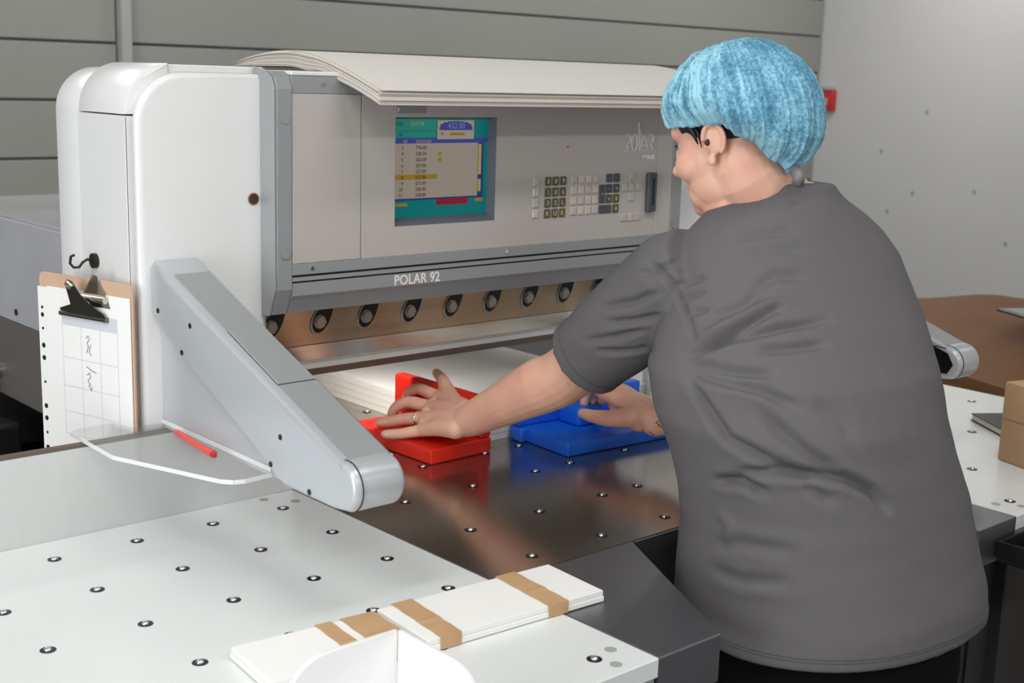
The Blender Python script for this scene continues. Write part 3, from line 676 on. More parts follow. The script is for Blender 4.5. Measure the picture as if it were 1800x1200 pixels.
# ------------------------------------------------------------------ jogging blocks
def local(o, ang):
    c, s_ = math.cos(ang), math.sin(ang)
    return lambda x, y, z: V(o[0]+x*c-y*s_, o[1]+x*s_+y*c, z)
def lbox(f, x0, x1, y0, y1, z0, z1, bev, seg=3):
    b = bmesh.new(); vs = [b.verts.new(f(x, y, z)) for x in (x0, x1) for y in (y0, y1) for z in (z0, z1)]
    for q in ((0, 1, 3, 2), (4, 6, 7, 5), (0, 4, 5, 1), (2, 3, 7, 6), (0, 2, 6, 4), (1, 5, 7, 3)): b.faces.new([vs[i] for i in q])
    bmesh.ops.recalc_face_normals(b, faces=b.faces)
    if bev: bmesh.ops.bevel(b, geom=b.edges[:], offset=bev, segments=seg, affect='EDGES', profile=0.5)
    return b
RB = thing('jogging_block', 'red plastic jogging block under the hand with the ring', 'jogging block', V(-0.1, -0.07, 0))
f = local((-0.022, -0.202), math.radians(1.5))
part(lbox(f, -0.160, -0.002, 0.0, 0.268, 0.0008, 0.031, 0.003), 'base_plate', M['red'], RB, True)
part(lbox(f, -0.030, -0.002, 0.0, 0.285, 0.0312, 0.115, 0.006), 'push_plate', M['red'], RB, True)
part(lbox(f, -0.075, -0.0305, 0.115, 0.205, 0.0312, 0.082, 0.008), 'grip', M['red'], RB, True)
BB = thing('jogging_block', 'blue plastic jogging block held by the tattooed hand', 'jogging block', V(0.23, -0.24, 0))
f = local((0.075, -0.162), math.radians(-4))
part(lbox(f, 0.010, 0.300, -0.163, 0.002, 0.0008, 0.030, 0.003), 'base_plate', M['blue'], BB, True)
part(lbox(f, 0.000, 0.345, -0.012, 0.014, 0.0302, 0.090, 0.004), 'push_plate', M['blue'], BB, True)
part(lbox(f, 0.105, 0.175, -0.082, -0.0125, 0.0302, 0.072, 0.008), 'grip', M['blue'], BB, True)
part(lbox(f, -0.006, 0.012, -0.030, 0.012, 0.0009, 0.0295, 0.004), 'corner_foot', M['blue'], BB, True)
WB = thing('jogging_block', 'white plastic corner jogging block standing in front of the taped bundles', 'jogging block', V(-0.86, -1.02, 0))
def plate_round(corner, d, length, h, th_dir, r=0.05):
    d = Vector(d); c = V(corner[0], corner[1], 0.0008)
    pts = [c, c+d*length]
    for k in range(9):
        a = math.pi/2*k/8; pts.append(c+d*(length-r+r*math.cos(a))+Vector((0, 0, h-r+r*math.sin(a))))
    pts.append(c+Vector((0, 0, h)))
    return prism(pts, Vector(th_dir), 0.0012, 2)
part(plate_round((-0.856, -1.004), (-1, 0, 0), 0.150, 0.118, (0, 0.007, 0), 0.055), 'push_plate', M['white_plastic'], WB, True, angle=50)
part(plate_round((-0.849, -1.004), (0, -1, 0), 0.150, 0.118, (-0.007, 0, 0), 0.055), 'side_plate', M['white_plastic'], WB, True, angle=50)
part(box(-1.00, -0.857, -1.15, -1.0045, 0.0008, 0.012, 0.002), 'base_plate', M['white_plastic'], WB)

# ------------------------------------------------------------------ taped paper bundles
def bundle(cx, cy, ang, L, Wd, H, bands, label, z0):
    t = thing('paper_bundle', label, 'paper bundle', V(cx, cy, z0), 'kraft banded paper bundles on the side table')
    f = local((cx, cy), ang); g = lambda x, y, z: f(x, y, z+z0)
    for k in range(2):
        h0, h1 = H*k/2+0.0003, H*(k+1)/2-0.0002
        e = 0.0012*k
        part(lbox(g, -L/2+e, L/2-e, -Wd/2+e, Wd/2-e, h0, h1, 0.0006, 1), 'paper_pad', M['paper'], t)
    for bx, bw, sk in bands:
        b_ = bmesh.new(); n = 14; cols = []
        for o in (0.0003, 0.0012):
            path = [(-Wd/2-o, 0.0001), (-Wd/2-o, H+o)]+[(-Wd/2-o+(Wd+2*o)*k/n, H+o+(0.0014 if k == 6 else 0.0)) for k in range(1, n)]+[(Wd/2+o, H+o), (Wd/2+o, 0.0001)]
            cols.append([[b_.verts.new(g(bx+sd*bw/2+sk*(p[0]+Wd/2)/Wd+(0.0006*math.sin(5*k) if 1 < k < n else 0), p[0], p[1])) for sd in (-1, 1)] for k, p in enumerate(path)])
        m_ = len(cols[0])
        for i in range(m_-1):
            for sd, fl in ((0, 1), (1, 0)):
                b_.faces.new((cols[0][i][sd], cols[1][i][sd], cols[1][i+1][sd], cols[0][i+1][sd]))
            b_.faces.new((cols[1][i][0], cols[1][i][1], cols[1][i+1][1], cols[1][i+1][0])); b_.faces.new((cols[0][i][0], cols[0][i][1], cols[0][i+1][1], cols[0][i+1][0]))
        for i in (0, m_-1): b_.faces.new((cols[0][i][0], cols[0][i][1], cols[1][i][1], cols[1][i][0]))
        part(b_, 'kraft_band', M['kraft'], t)
    return t
bundle(-0.550, -0.819, math.radians(-3.5), 0.31, 0.128, 0.017, ((-0.118, 0.034, 0.006), (0.068, 0.036, 0.004)), 'white paper bundle with two kraft bands reaching over the dark steel wing', 0.0012)
bundle(-0.817, -0.800, math.radians(-6.0), 0.215, 0.122, 0.016, ((0.078, 0.052, 0.0), (0.026, 0.024, 0.0)), 'white paper bundle with kraft bands half hidden by the white corner block', 0.0012)

# ------------------------------------------------------------------ acrylic shelf and pen
AS = thing('acrylic_shelf', 'clear acrylic shelf beside the left light barrier arm holding a pen', 'shelf', V(-0.78, -0.3, 0.151))
sp = [(-0.7175, -0.105), (-0.846, -0.108), (-0.862, -0.118), (-0.866, -0.285), (-0.795, -0.488), (-0.782, -0.503), (-0.766, -0.508), (-0.7175, -0.504)]
part(prism_z(sp, 0.1515, 0.1575, 0.0), 'shelf_plate', M['acrylic'], AS)
eb = bmesh.new()
for i in range(2, 7):
    a, b = sp[i], sp[i+1]
    d = (Vector(b)-Vector(a)).normalized(); n = Vector((-d.y, d.x))*-1
    q = [V(a[0], a[1], 0.1513), V(b[0], b[1], 0.1513), V(b[0], b[1], 0.1577), V(a[0], a[1], 0.1577)]
    merge(eb, prism(q, Vector((-d.y, d.x, 0))*-0.0012))
part(eb, 'shelf_edge', M['acrylic_edge'], AS)
part(box(-0.7175, -0.7165, -0.50, -0.11, 0.152, 0.165), 'mounting_strip', M['acrylic_edge'], AS)
PEN = thing('ballpoint_pen', 'coral red ballpoint pen lying on the clear acrylic shelf', 'pen', V(-0.742, -0.31, 0.158))
p0, p1 = V(-0.7335, -0.228, 0.1632), V(-0.7510, -0.392, 0.1632)
dd = p1-p0
part(tube([p0, p0+dd*0.05, p0+dd*0.08, p0+dd*0.95], [0.0018, 0.0040, 0.0050, 0.0052], 14), 'barrel', M['pen'], PEN, True)
part(tube([p0+dd*0.951, p1], [0.0045, 0.0040], 12), 'push_button', M['pen_dark'], PEN, True)
nv = dd.cross(Vector((0, 0, 1))).normalized()
part(tube([p0+dd*0.60-nv*0.0062, p0+dd*0.93-nv*0.0066], [0.0022, 0.0030], 8), 'pocket_clip', M['pen'], PEN, True)
part(disc(p0+dd*0.90-nv*0.0068+Vector((0, 0, 0.0026)), (0, 0, 1), 0.0016, 0.0008, 8), 'clip_hole', M['pen_dark'], PEN)

# ------------------------------------------------------------------ clipboard on its magnetic hook
HK = thing('magnetic_hook', 'black magnetic hook on the white column side holding the clipboard', 'hook', V(-0.757, -0.002, 0.418))
hb = disc(V(-0.7573, -0.002, 0.418), (-1, 0, 0), 0.013, 0.007, 18)
part(hb, 'magnet', M['black'], HK, True)
part(tube([V(-0.764, -0.002, 0.418), V(-0.772, 0.000, 0.421), V(-0.780, 0.001, 0.416), V(-0.785, 0.004, 0.408), V(-0.792, 0.010, 0.407), V(-0.797, 0.013, 0.414), V(-0.796, 0.011, 0.426), V(-0.792, 0.006, 0.429)], 0.0024, 8), 'hook_wire', M['black'], HK, True)
CBd = thing('clipboard', 'hardboard clipboard with white papers hanging on the white column', 'clipboard', V(-0.80, -0.03, 0.08))
c0 = Vector((-0.763, -0.1555)); dv = Vector((-0.276, 0.961)).normalized()     # along the board, towards the rear
nb = Vector((-dv.y, dv.x)) ; nb = nb if nb.x < 0 else -nb                      # outward
def cbp(u, z, o=0.0): p = c0+dv*u+nb*o; return V(p.x, p.y, z)
def cplate(u0, u1, z0, z1, o0, o1, r=0.0, lean=0.0):
    pts = []
    cor = [(u0, z0, 0), (u1, z0, 0), (u1, z1, r), (u0, z1, r)]
    for (u, z, rr), (su, sz_) in zip(cor, ((1, 1), (-1, 1), (-1, -1), (1, -1))):
        if rr == 0: pts.append((u, z)); continue
        arcp = [(u+su*rr-su*rr*math.cos(a), z+sz_*rr-sz_*rr*math.sin(a)) for a in [math.pi/2*k/5 for k in range(6)]]
        if (su, sz_) == (-1, -1): arcp = arcp
        else: arcp = list(reversed(arcp))
        pts += arcp
    return prism([cbp(u, z, o0) for u, z in pts], Vector((nb.x, nb.y, 0))*(o1-o0))
part(cplate(0.0, 0.232, 0.075, 0.397, 0.0, 0.003, 0.012), 'board', M['mdf'], CBd)
part(cplate(0.022, 0.236, 0.062, 0.371, 0.0033, 0.0042), 'punched_sleeve', M['paper'], CBd)
part(cplate(0.004, 0.210, 0.066, 0.374, 0.0044, 0.0060), 'paper_sheet', M['paper'], CBd)
pr_ = bmesh.new()
for u in (0.035, 0.078, 0.125, 0.172): merge(pr_, cplate(u, u+0.0012, 0.12, 0.335, 0.0061, 0.0063))
for z in (0.335, 0.312, 0.255, 0.205, 0.16, 0.12): merge(pr_, cplate(0.035, 0.172, z, z+0.0012, 0.0061, 0.0063))
merge(pr_, cplate(0.036, 0.172, 0.3125, 0.335, 0.00605, 0.0062))
part(pr_, 'printed_table', M['line'], CBd)
wr_ = bmesh.new()
def scrib(pts): tube([cbp(u, z, 0.0064) for u, z in pts], 0.0007, 5, True, wr_)
scrib([(0.112, 0.295), (0.108, 0.300), (0.104, 0.294), (0.110, 0.288), (0.108, 0.280), (0.112, 0.270)]); scrib([(0.102, 0.285), (0.106, 0.272), (0.101, 0.266)])
scrib([(0.114, 0.246), (0.100, 0.240), (0.090, 0.238)]); scrib([(0.113, 0.232), (0.107, 0.236), (0.105, 0.228), (0.112, 0.222), (0.105, 0.214)]); scrib([(0.110, 0.215), (0.104, 0.205), (0.101, 0.212)])
part(wr_, 'handwriting', M['ink'], CBd)
for z, r_ in ((0.335, 0.0028), (0.322, 0.004), (0.298, 0.0026), (0.268, 0.0046), (0.246, 0.0046), (0.203, 0.0026), (0.160, 0.0045), (0.138, 0.0045), (0.112, 0.0026), (0.085, 0.0045), (0.070, 0.0028)):
    part(disc(cbp(0.2255, z, 0.0043), (nb.x, nb.y, 0), r_, 0.0004, 10), 'punch_hole', M['black'], CBd)
# the spring clip
cl = bmesh.new()
cpts = [(0.058, 0.333), (0.168, 0.333), (0.168, 0.342), (0.135, 0.352), (0.128, 0.390), (0.118, 0.398), (0.108, 0.396), (0.098, 0.372), (0.075, 0.350), (0.058, 0.342)]
b_ = bmesh.new(); A = []; B = []
for u, z in cpts:
    o = 0.008+max(0, (z-0.333))*0.42
    A.append(b_.verts.new(cbp(u, z, o))); B.append(b_.verts.new(cbp(u, z, o+0.0018)))
b_.faces.new(A); b_.faces.new(list(reversed(B)))
for i in range(len(A)): b_.faces.new((A[i], B[i], B[(i+1) % len(A)], A[(i+1) % len(A)]))
part(b_, 'clip_lever', M['nickel_dark'], CBd)
b_ = tube([cbp(0.055, 0.333, 0.0095), cbp(0.171, 0.333, 0.0095)], 0.0048, 12)
part(b_, 'clip_bar', M['nickel_dark'], CBd, True)
part(tube([cbp(0.126, 0.388, 0.033), cbp(0.118, 0.394, 0.0355), cbp(0.110, 0.388, 0.033), cbp(0.118, 0.381, 0.031), cbp(0.126, 0.388, 0.033)], 0.0022, 8), 'clip_eye', M['nickel'], CBd, True)
b2 = bmesh.new(); A = []; B = []
for u, z in ((0.050, 0.352), (0.120, 0.352), (0.116, 0.372), (0.098, 0.396), (0.090, 0.406), (0.080, 0.404), (0.074, 0.388), (0.056, 0.368)):
    A.append(b2.verts.new(cbp(u, z, 0.0050))); B.append(b2.verts.new(cbp(u, z, 0.0068)))
b2.faces.new(A); b2.faces.new(list(reversed(B)))
for i in range(len(A)): b2.faces.new((A[i], B[i], B[(i+1) % len(A)], A[(i+1) % len(A)]))
part(b2, 'clip_base', M['nickel'], CBd)
part(tube([cbp(0.055, 0.366, 0.012), cbp(0.125, 0.366, 0.012)], 0.006, 12), 'clip_spring', M['nickel'], CBd, True)

# ------------------------------------------------------------------ things on and around the right side table
BX = thing('cardboard_box', 'small brown cardboard box on the right side table', 'box', V(0.85, -0.90, 0))
f = local((0.790, -0.862), math.radians(-17))
part(lbox(f, 0, 0.21, -0.16, 0.0, 0.0008, 0.166, 0.003, 2), 'carton', M['card'], BX, True)
b_ = lbox(f, -0.0008, 0.2108, -0.1608, 0.0008, 0.088, 0.0915, 0.0004, 1)
part(b_, 'tape_seam', mat('cardboard_seam', (160, 122, 88), 0.8), BX)
NB = thing('notebook', 'black covered notebook lying behind the cardboard box', 'notebook', V(1.08, -0.69, 0))
f = local((1.045, -0.658), math.radians(-34))
part(lbox(f, 0, 0.15, -0.20, 0.0, 0.0008, 0.003, 0.0006, 1), 'back_cover', M['black'], NB)
part(lbox(f, 0.002, 0.147, -0.197, -0.003, 0.0031, 0.0150, 0.0006, 1), 'pages', mat('cream_pages', (214, 206, 186), 0.8), NB)
part(lbox(f, 0, 0.15, -0.20, 0.0, 0.0151, 0.0175, 0.0008, 1), 'front_cover', M['black'], NB)
# pallet of goods covered with brown kraft paper
KP = thing('covered_pallet', 'large pile covered with brown kraft paper behind the right side table', 'pallet', V(2.2, 0.1, -T))
gb = bmesh.new(); nx_, ny_ = 28, 40
X0, X1, Y0, Y1 = 1.42, 2.06, -1.6, 0.9
vv = [[None]*(ny_+1) for _ in range(nx_+1)]
for i in range(nx_+1):
    for j in range(ny_+1):
        x = X0+(X1-X0)*i/nx_; y = Y0+(Y1-Y0)*j/ny_
        u = (x-X0)
        z = 0.01+0.13*min(1, u/0.60)-0.20*max(0.0, y+0.14)-0.05*max(0.0, -0.45-y)
        z += 0.012*noise.noise(Vector((x*2.2, y*2.2, 0.3)))+0.006*noise.noise(Vector((x*6, y*6, 2)))
        vv[i][j] = gb.verts.new(V(x+0.03*noise.noise(Vector((x*3, y*3, 7))), y, z))
for i in range(nx_):
    for j in range(ny_): gb.faces.new((vv[i][j], vv[i+1][j], vv[i+1][j+1], vv[i][j+1]))
bott = []
edge = [vv[i][0] for i in range(nx_+1)]+[vv[nx_][j] for j in range(1, ny_+1)]+[vv[i][ny_] for i in range(nx_-1, -1, -1)]+[vv[0][j] for j in range(ny_-1, 0, -1)]
low = [gb.verts.new(Vector((v.co.x, v.co.y, 0.14))) for v in edge]
for i in range(len(edge)): gb.faces.new((edge[i], low[i], low[(i+1) % len(edge)], edge[(i+1) % len(edge)]))
gb.faces.new(low)
part(gb, 'kraft_cover', M['kraft_sheet'], KP, True, angle=60)
for yy in (-1.45, -0.35, 0.75): part(box(1.5, 2.0, yy-0.07, yy+0.07, -T+0.002, -T+0.13), 'pallet_bearer', M['card'], KP)
TBt = thing('tablet', 'dark flat tablet lying on the kraft paper covered pile', 'tablet', V(1.8, -0.4, 0.12))
f = local((1.70, -0.350), math.radians(-28))
part(lbox(f, 0, 0.30, -0.22, 0, 0.148, 0.156, 0.003, 2), 'casing', M['tablet'], TBt)
part(lbox(f, 0.012, 0.288, -0.208, -0.012, 0.1562, 0.1568, 0.0, 1), 'glass', mat('tablet_glass', (110, 114, 110), 0.2), TBt)
# black tray with a clear bag at the front of the right table
TR = thing('parts_tray', 'black tray with a clear bag fixed below the right side table edge', 'tray', V(0.5, -1.1, -0.06))
trp = bmesh.new(); box(0.405, 0.62, -1.18, -1.075, -0.068, -0.062, 0.001, 1, trp)
part(trp, 'tray_floor', M['black'], TR)
for a in ((0.405, 0.409, -1.18, -1.075), (0.616, 0.62, -1.18, -1.075), (0.409, 0.616, -1.18, -1.176), (0.409, 0.616, -1.079, -1.075)):
    part(box(a[0], a[1], a[2], a[3], -0.0618, -0.030, 0.001, 1), 'tray_wall', M['black'], TR)
bgm = bmesh.new(); ellipsoid(V(0.50, -1.13, -0.028), (0.075, 0.035, 0.030), bgm, nu=20, nv=12)
for v in bgm.verts: v.co += Vector((1, 1, 1))*0.006*noise.noise(v.co*40)
part(bgm, 'clear_bag', M['bag'], TR, True)

# ------------------------------------------------------------------ fire alarm on the white wall
FA = thing('fire_alarm', 'small red fire alarm call point on the white wall', 'alarm', V(WX, 3.92, 0.67))
part(box(WX-0.055, WX-0.0005, 3.83, 4.00-0.02, 0.580, 0.735, 0.008), 'housing', M['alarm_red'], FA, True)
part(box(WX-0.062, WX-0.0005, 3.845, 3.965, 0.7355, 0.765, 0.004), 'flap', M['alarm_grey'], FA)
part(box(WX-0.058, WX-0.0552, 3.875, 3.960, 0.625, 0.675), 'label_plate', M['alarm_grey'], FA)

# ------------------------------------------------------------------ the person
PX = V(0.08, -0.95, -T)
SHL, ELL, WRL = V(-0.080, -0.700, 0.435), V(-0.075, -0.471, 0.222), V(-0.125, -0.247, 0.090)
SHR, ELR, WRR = V(0.310, -0.800, 0.440), V(0.300, -0.640, 0.195), V(0.185, -0.458, 0.088)
RINGS = [  # centre x, y, z, half width, half depth (table-relative), bottom to top
    (0.074, -0.963, -0.110, 0.279, 0.216), (0.072, -0.961, -0.060, 0.274, 0.214), (0.069, -0.956, -0.022, 0.266, 0.211), (0.064, -0.949, 0.056, 0.255, 0.201),
    (0.060, -0.940, 0.104, 0.252, 0.198), (0.046, -0.922, 0.171, 0.246, 0.197), (0.034, -0.905, 0.227, 0.252, 0.197), (0.040, -0.880, 0.298, 0.256, 0.193),
    (0.072, -0.848, 0.365, 0.240, 0.176), (0.105, -0.815, 0.425, 0.226, 0.157), (0.120, -0.795, 0.470, 0.212, 0.142), (0.124, -0.785, 0.505, 0.186, 0.124),
    (0.122, -0.782, 0.533, 0.150, 0.104), (0.122, -0.782, 0.556, 0.106, 0.088), (0.122, -0.783, 0.574, 0.080, 0.078), (0.122, -0.784, 0.586, 0.072, 0.072)]
def torso(rings, grow, bm, bottom=None, seg=48, phi=math.radians(6), expo=2.3):
    b = bmesh.new(); prev = None; first = None
    e1 = Vector((math.cos(phi), -math.sin(phi), 0)); e2 = Vector((math.sin(phi), math.cos(phi), 0))
    rr = list(rings)
    if bottom: rr = bottom+rr
    for cx, cy, cz, a, d in rr:
        ring = []
        for k in range(seg):
            t = 2*math.pi*k/seg; c, s_ = math.cos(t), math.sin(t)
            c = math.copysign(abs(c)**(2/expo), c); s_ = math.copysign(abs(s_)**(2/expo), s_)
            ring.append(b.verts.new(V(cx, cy, cz)+e1*(a+grow)*c+e2*(d+grow)*s_))
        if prev:
            for k in range(seg): b.faces.new((prev[k], prev[(k+1) % seg], ring[(k+1) % seg], ring[k]))
        else: first = ring
        prev = ring
    b.faces.new(prev); b.faces.new(list(reversed(first)))
    return merge(bm, b)
# --- body: one continuous skin surface
bd = bmesh.new()
torso(RINGS, -0.03, bd)
for a, e, w_ in ((SHL, ELL, WRL), (SHR, ELR, WRR)):
    m1 = a.lerp(e, 0.5); m2 = e.lerp(w_, 0.28); m3 = e.lerp(w_, 0.62)
    capsule_chain([a, m1, e, m2, m3, w_], [0.050, 0.056, 0.0525, 0.0525, 0.0425, 0.0320], bd, 20)
# legs inside the trousers
for s_ in (-1, 1):
    capsule_chain([V(0.08+s_*0.11, -0.955, -0.10), V(0.08+s_*0.12, -0.94, -0.44), V(0.08+s_*0.125, -0.965, -0.80)], [0.075, 0.055, 0.035], bd, 16)
# head frame
hy, hp = math.radians(-10), math.radians(-16)
HF = Vector((math.sin(hy)*math.cos(hp), math.cos(hy)*math.cos(hp), math.sin(hp)))
HLf = Vector((-math.cos(hy), math.sin(hy), 0)); HU = HF.cross(HLf)
HU = HU if HU.z > 0 else -HU
H0 = V(0.041, -0.720, 0.650)
def hp_(f_, l_, u_): return H0+HF*f_+HLf*l_+HU*u_
AX = (HF, HLf, HU)
def he(f_, l_, u_, rf, rl, ru, nu=24, nv=16): ellipsoid(hp_(f_, l_, u_), (rf, rl, ru), bd, AX, nu, nv)
he(-0.005, 0, 0.055, 0.102, 0.078, 0.088)                 # skull
he(0.030, 0, -0.015, 0.066, 0.064, 0.085)                 # mid face
he(0.048, 0, -0.076, 0.044, 0.046, 0.036)                 # jaw
he(0.070, 0, -0.094, 0.022, 0.024, 0.020)                 # chin
he(0.026, 0.030, -0.055, 0.048, 0.028, 0.048); he(0.026, -0.030, -0.055, 0.048, 0.028, 0.048)   # jowls
he(0.058, 0.036, -0.026, 0.032, 0.030, 0.030); he(0.058, -0.036, -0.026, 0.032, 0.030, 0.030)   # cheeks
he(0.074, 0, 0.034, 0.024, 0.050, 0.022)                  # brow
he(0.098, 0, -0.008, 0.012, 0.0095, 0.022); he(0.108, 0, -0.026, 0.0135, 0.0125, 0.0115); he(0.099, 0.011, -0.030, 0.010, 0.007, 0.008); he(0.099, -0.011, -0.030, 0.010, 0.007, 0.008)  # nose
he(0.084, 0, -0.056, 0.013, 0.022, 0.008); he(0.080, 0, -0.068, 0.013, 0.019, 0.008)             # lips
he(0.022, 0, -0.100, 0.050, 0.045, 0.030)                 # under chin
# neck
capsule_chain([V(0.115, -0.780, 0.515), V(0.098, -0.763, 0.560), hp_(-0.020, 0, -0.060), hp_(-0.010, 0, 0.0)], [0.075, 0.066, 0.062, 0.06], bd, 24)
# ears
for s_ in (1, -1):
    pts = []
    for k in range(13):
        a = math.radians(-70+k*250/12.0)
        pts.append(hp_(-0.012-0.012*math.cos(a)*1.0 if False else -0.010-0.016*math.sin(math.radians(20))+0.017*math.cos(a)*-1, s_*(0.080+0.010*(0.5-0.5*math.cos(a))), 0.002+0.026*math.sin(a)))
    tube(pts, [0.0045]*13, 8, True, bd)
    ellipsoid(hp_(-0.012, s_*0.079, 0.000), (0.015, 0.006, 0.024), bd, AX, 14, 10)
    ellipsoid(hp_(-0.002, s_*0.080, -0.030), (0.009, 0.006, 0.010), bd, AX, 12, 8)
    ellipsoid(hp_(0.004, s_*0.079, -0.004), (0.005, 0.005, 0.007), bd, AX, 10, 8)
# --- left hand (ring, small finger stretched on the red block; index and middle curled over it)
def hand(wrist, palm, fingers, thumb):
    for pts, rr in palm: capsule_chain(pts, rr, bd, 14)
    for pts, rr in fingers: capsule_chain(pts, [x*1.14+0.0006 for x in rr], bd, 12)
    capsule_chain(thumb[0], [x*1.14 for x in thumb[1]], bd, 12)
Lm = [V(-0.063, -0.070, 0.094), V(-0.102, -0.092, 0.083), V(-0.136, -0.117, 0.069), V(-0.160, -0.144, 0.054)]   # knuckles index..small
Wk = [V(-0.105, -0.220, 0.103), V(-0.120, -0.225, 0.098), V(-0.134, -0.232, 0.088), V(-0.147, -0.238, 0.076)]
palm = [([Wk[i], Wk[i].lerp(Lm[i], 0.5)+Vector((0, 0, 0.004)), Lm[i]], [0.021, 0.0175, 0.0128]) for i in range(4)]
palm += [([V(-0.125, -0.205, 0.075), V(-0.115, -0.130, 0.068)], [0.024, 0.018]), ([V(-0.092, -0.165, 0.098), V(-0.062, -0.095, 0.098)], [0.019, 0.013]), ([V(-0.066, -0.082, 0.092), V(-0.104, -0.100, 0.082), V(-0.136, -0.124, 0.068), V(-0.156, -0.150, 0.056)], [0.0125, 0.013, 0.0125, 0.011])]
fing = [([Lm[0], V(-0.073, -0.025, 0.103), V(-0.079, 0.004, 0.088), V(-0.080, 0.012, 0.062)], [0.0122, 0.0105, 0.0098, 0.0085]),
        ([Lm[1], V(-0.122, -0.052, 0.087), V(-0.136, -0.028, 0.072), V(-0.138, -0.016, 0.049)], [0.0125, 0.0108, 0.0100, 0.0085]),
        ([Lm[2], V(-0.150, -0.076, 0.061), V(-0.160, -0.042, 0.050), V(-0.167, -0.012, 0.043)], [0.0120, 0.0102, 0.0095, 0.0080]),
        ([Lm[3], V(-0.182, -0.118, 0.046), V(-0.194, -0.100, 0.042), V(-0.204, -0.084, 0.040)], [0.0108, 0.0090, 0.0086, 0.0072])]
hand(WRL, palm, fing, ([V(-0.103, -0.190, 0.100), V(-0.062, -0.110, 0.108), V(-0.032, -0.050, 0.122), V(-0.012, -0.004, 0.126)], [0.018, 0.0145, 0.0112, 0.0085]))
# --- right hand gripping the blue block: thumb towards the camera, fingers over the plate
Rm = [V(0.200, -0.300, 0.108), V(0.222, -0.300, 0.110), V(0.244, -0.308, 0.106), V(0.264, -0.320, 0.098)]
Rw = [V(0.170, -0.450, 0.096), V(0.180, -0.455, 0.099), V(0.192, -0.458, 0.098), V(0.202, -0.462, 0.093)]
palm = [([Rw[i], Rw[i].lerp(Rm[i], 0.5)+Vector((0, 0, 0.004)), Rm[i]], [0.021, 0.0180, 0.0135]) for i in range(4)]
palm += [([V(0.178, -0.420, 0.082), V(0.200, -0.340, 0.082)], [0.024, 0.019])]
fing = [([Rm[i], Rm[i]+Vector((0.010, 0.042, 0.006)), Rm[i]+Vector((0.014, 0.066, -0.012)), Rm[i]+Vector((0.010, 0.070, -0.034))], [0.0125, 0.0108, 0.0098, 0.0085]) for i in range(4)]
hand(WRR, palm, fing, ([V(0.165, -0.415, 0.090), V(0.142, -0.375, 0.082), V(0.136, -0.335, 0.078), V(0.137, -0.300, 0.077)], [0.019, 0.0155, 0.0125, 0.0095]))
body = remesh(bd, 0.0028, 4, 0.5)
bvh_body = BVHTree.FromBMesh(body)
PERSON = finish(body, 'person', M['skin'], None, origin=PX, smooth=False)
for p_ in PERSON.data.polygons: p_.use_smooth = True
tag(PERSON, 'person in grey t-shirt and blue hairnet leaning over the cutting table pushing blocks', 'person')
def pc(bm, name, m_, smooth=True, parent=PERSON):
    o = finish(bm, name, m_, parent, smooth=False)
    if smooth:
        for q in o.data.polygons: q.use_smooth = True
    return o
# --- shirt
sh = bmesh.new()
inner = [(0.072, -0.960, 0.02, 0.225, 0.165), (0.073, -0.962, -0.09, 0.261, 0.199), (0.074, -0.963, -0.112, 0.267, 0.205)]
torso(RINGS, 0.0, sh, bottom=inner)
def sleeve(a, e, t_end, r0, r1):
    d = (e-a); u = d.normalized()
    pts = [a-u*0.05, a, a+d*0.25, a+d*0.5, a+d*(t_end-0.08), a+d*t_end, a+d*t_end-u*0.002, a+d*(t_end-0.12), a+d*(t_end-0.2)]
    rr = [r0*0.8, r0, r0*0.97, (r0+r1)/2, r1*0.985, r1, r1-0.010, r1-0.014, r1*0.4]
    return tube(pts, rr, 28, True, sh)
sleeve(SHL+Vector((0.02, -0.01, -0.012)), ELL+Vector((0, -0.005, 0.006)), 0.86, 0.088, 0.077)
sleeve(SHR+Vector((-0.02, -0.01, -0.012)), ELR, 0.86, 0.088, 0.077)
shirt = remesh(sh, 0.0042, 14, 0.5)
bvh_flat = BVHTree.FromBMesh(shirt)
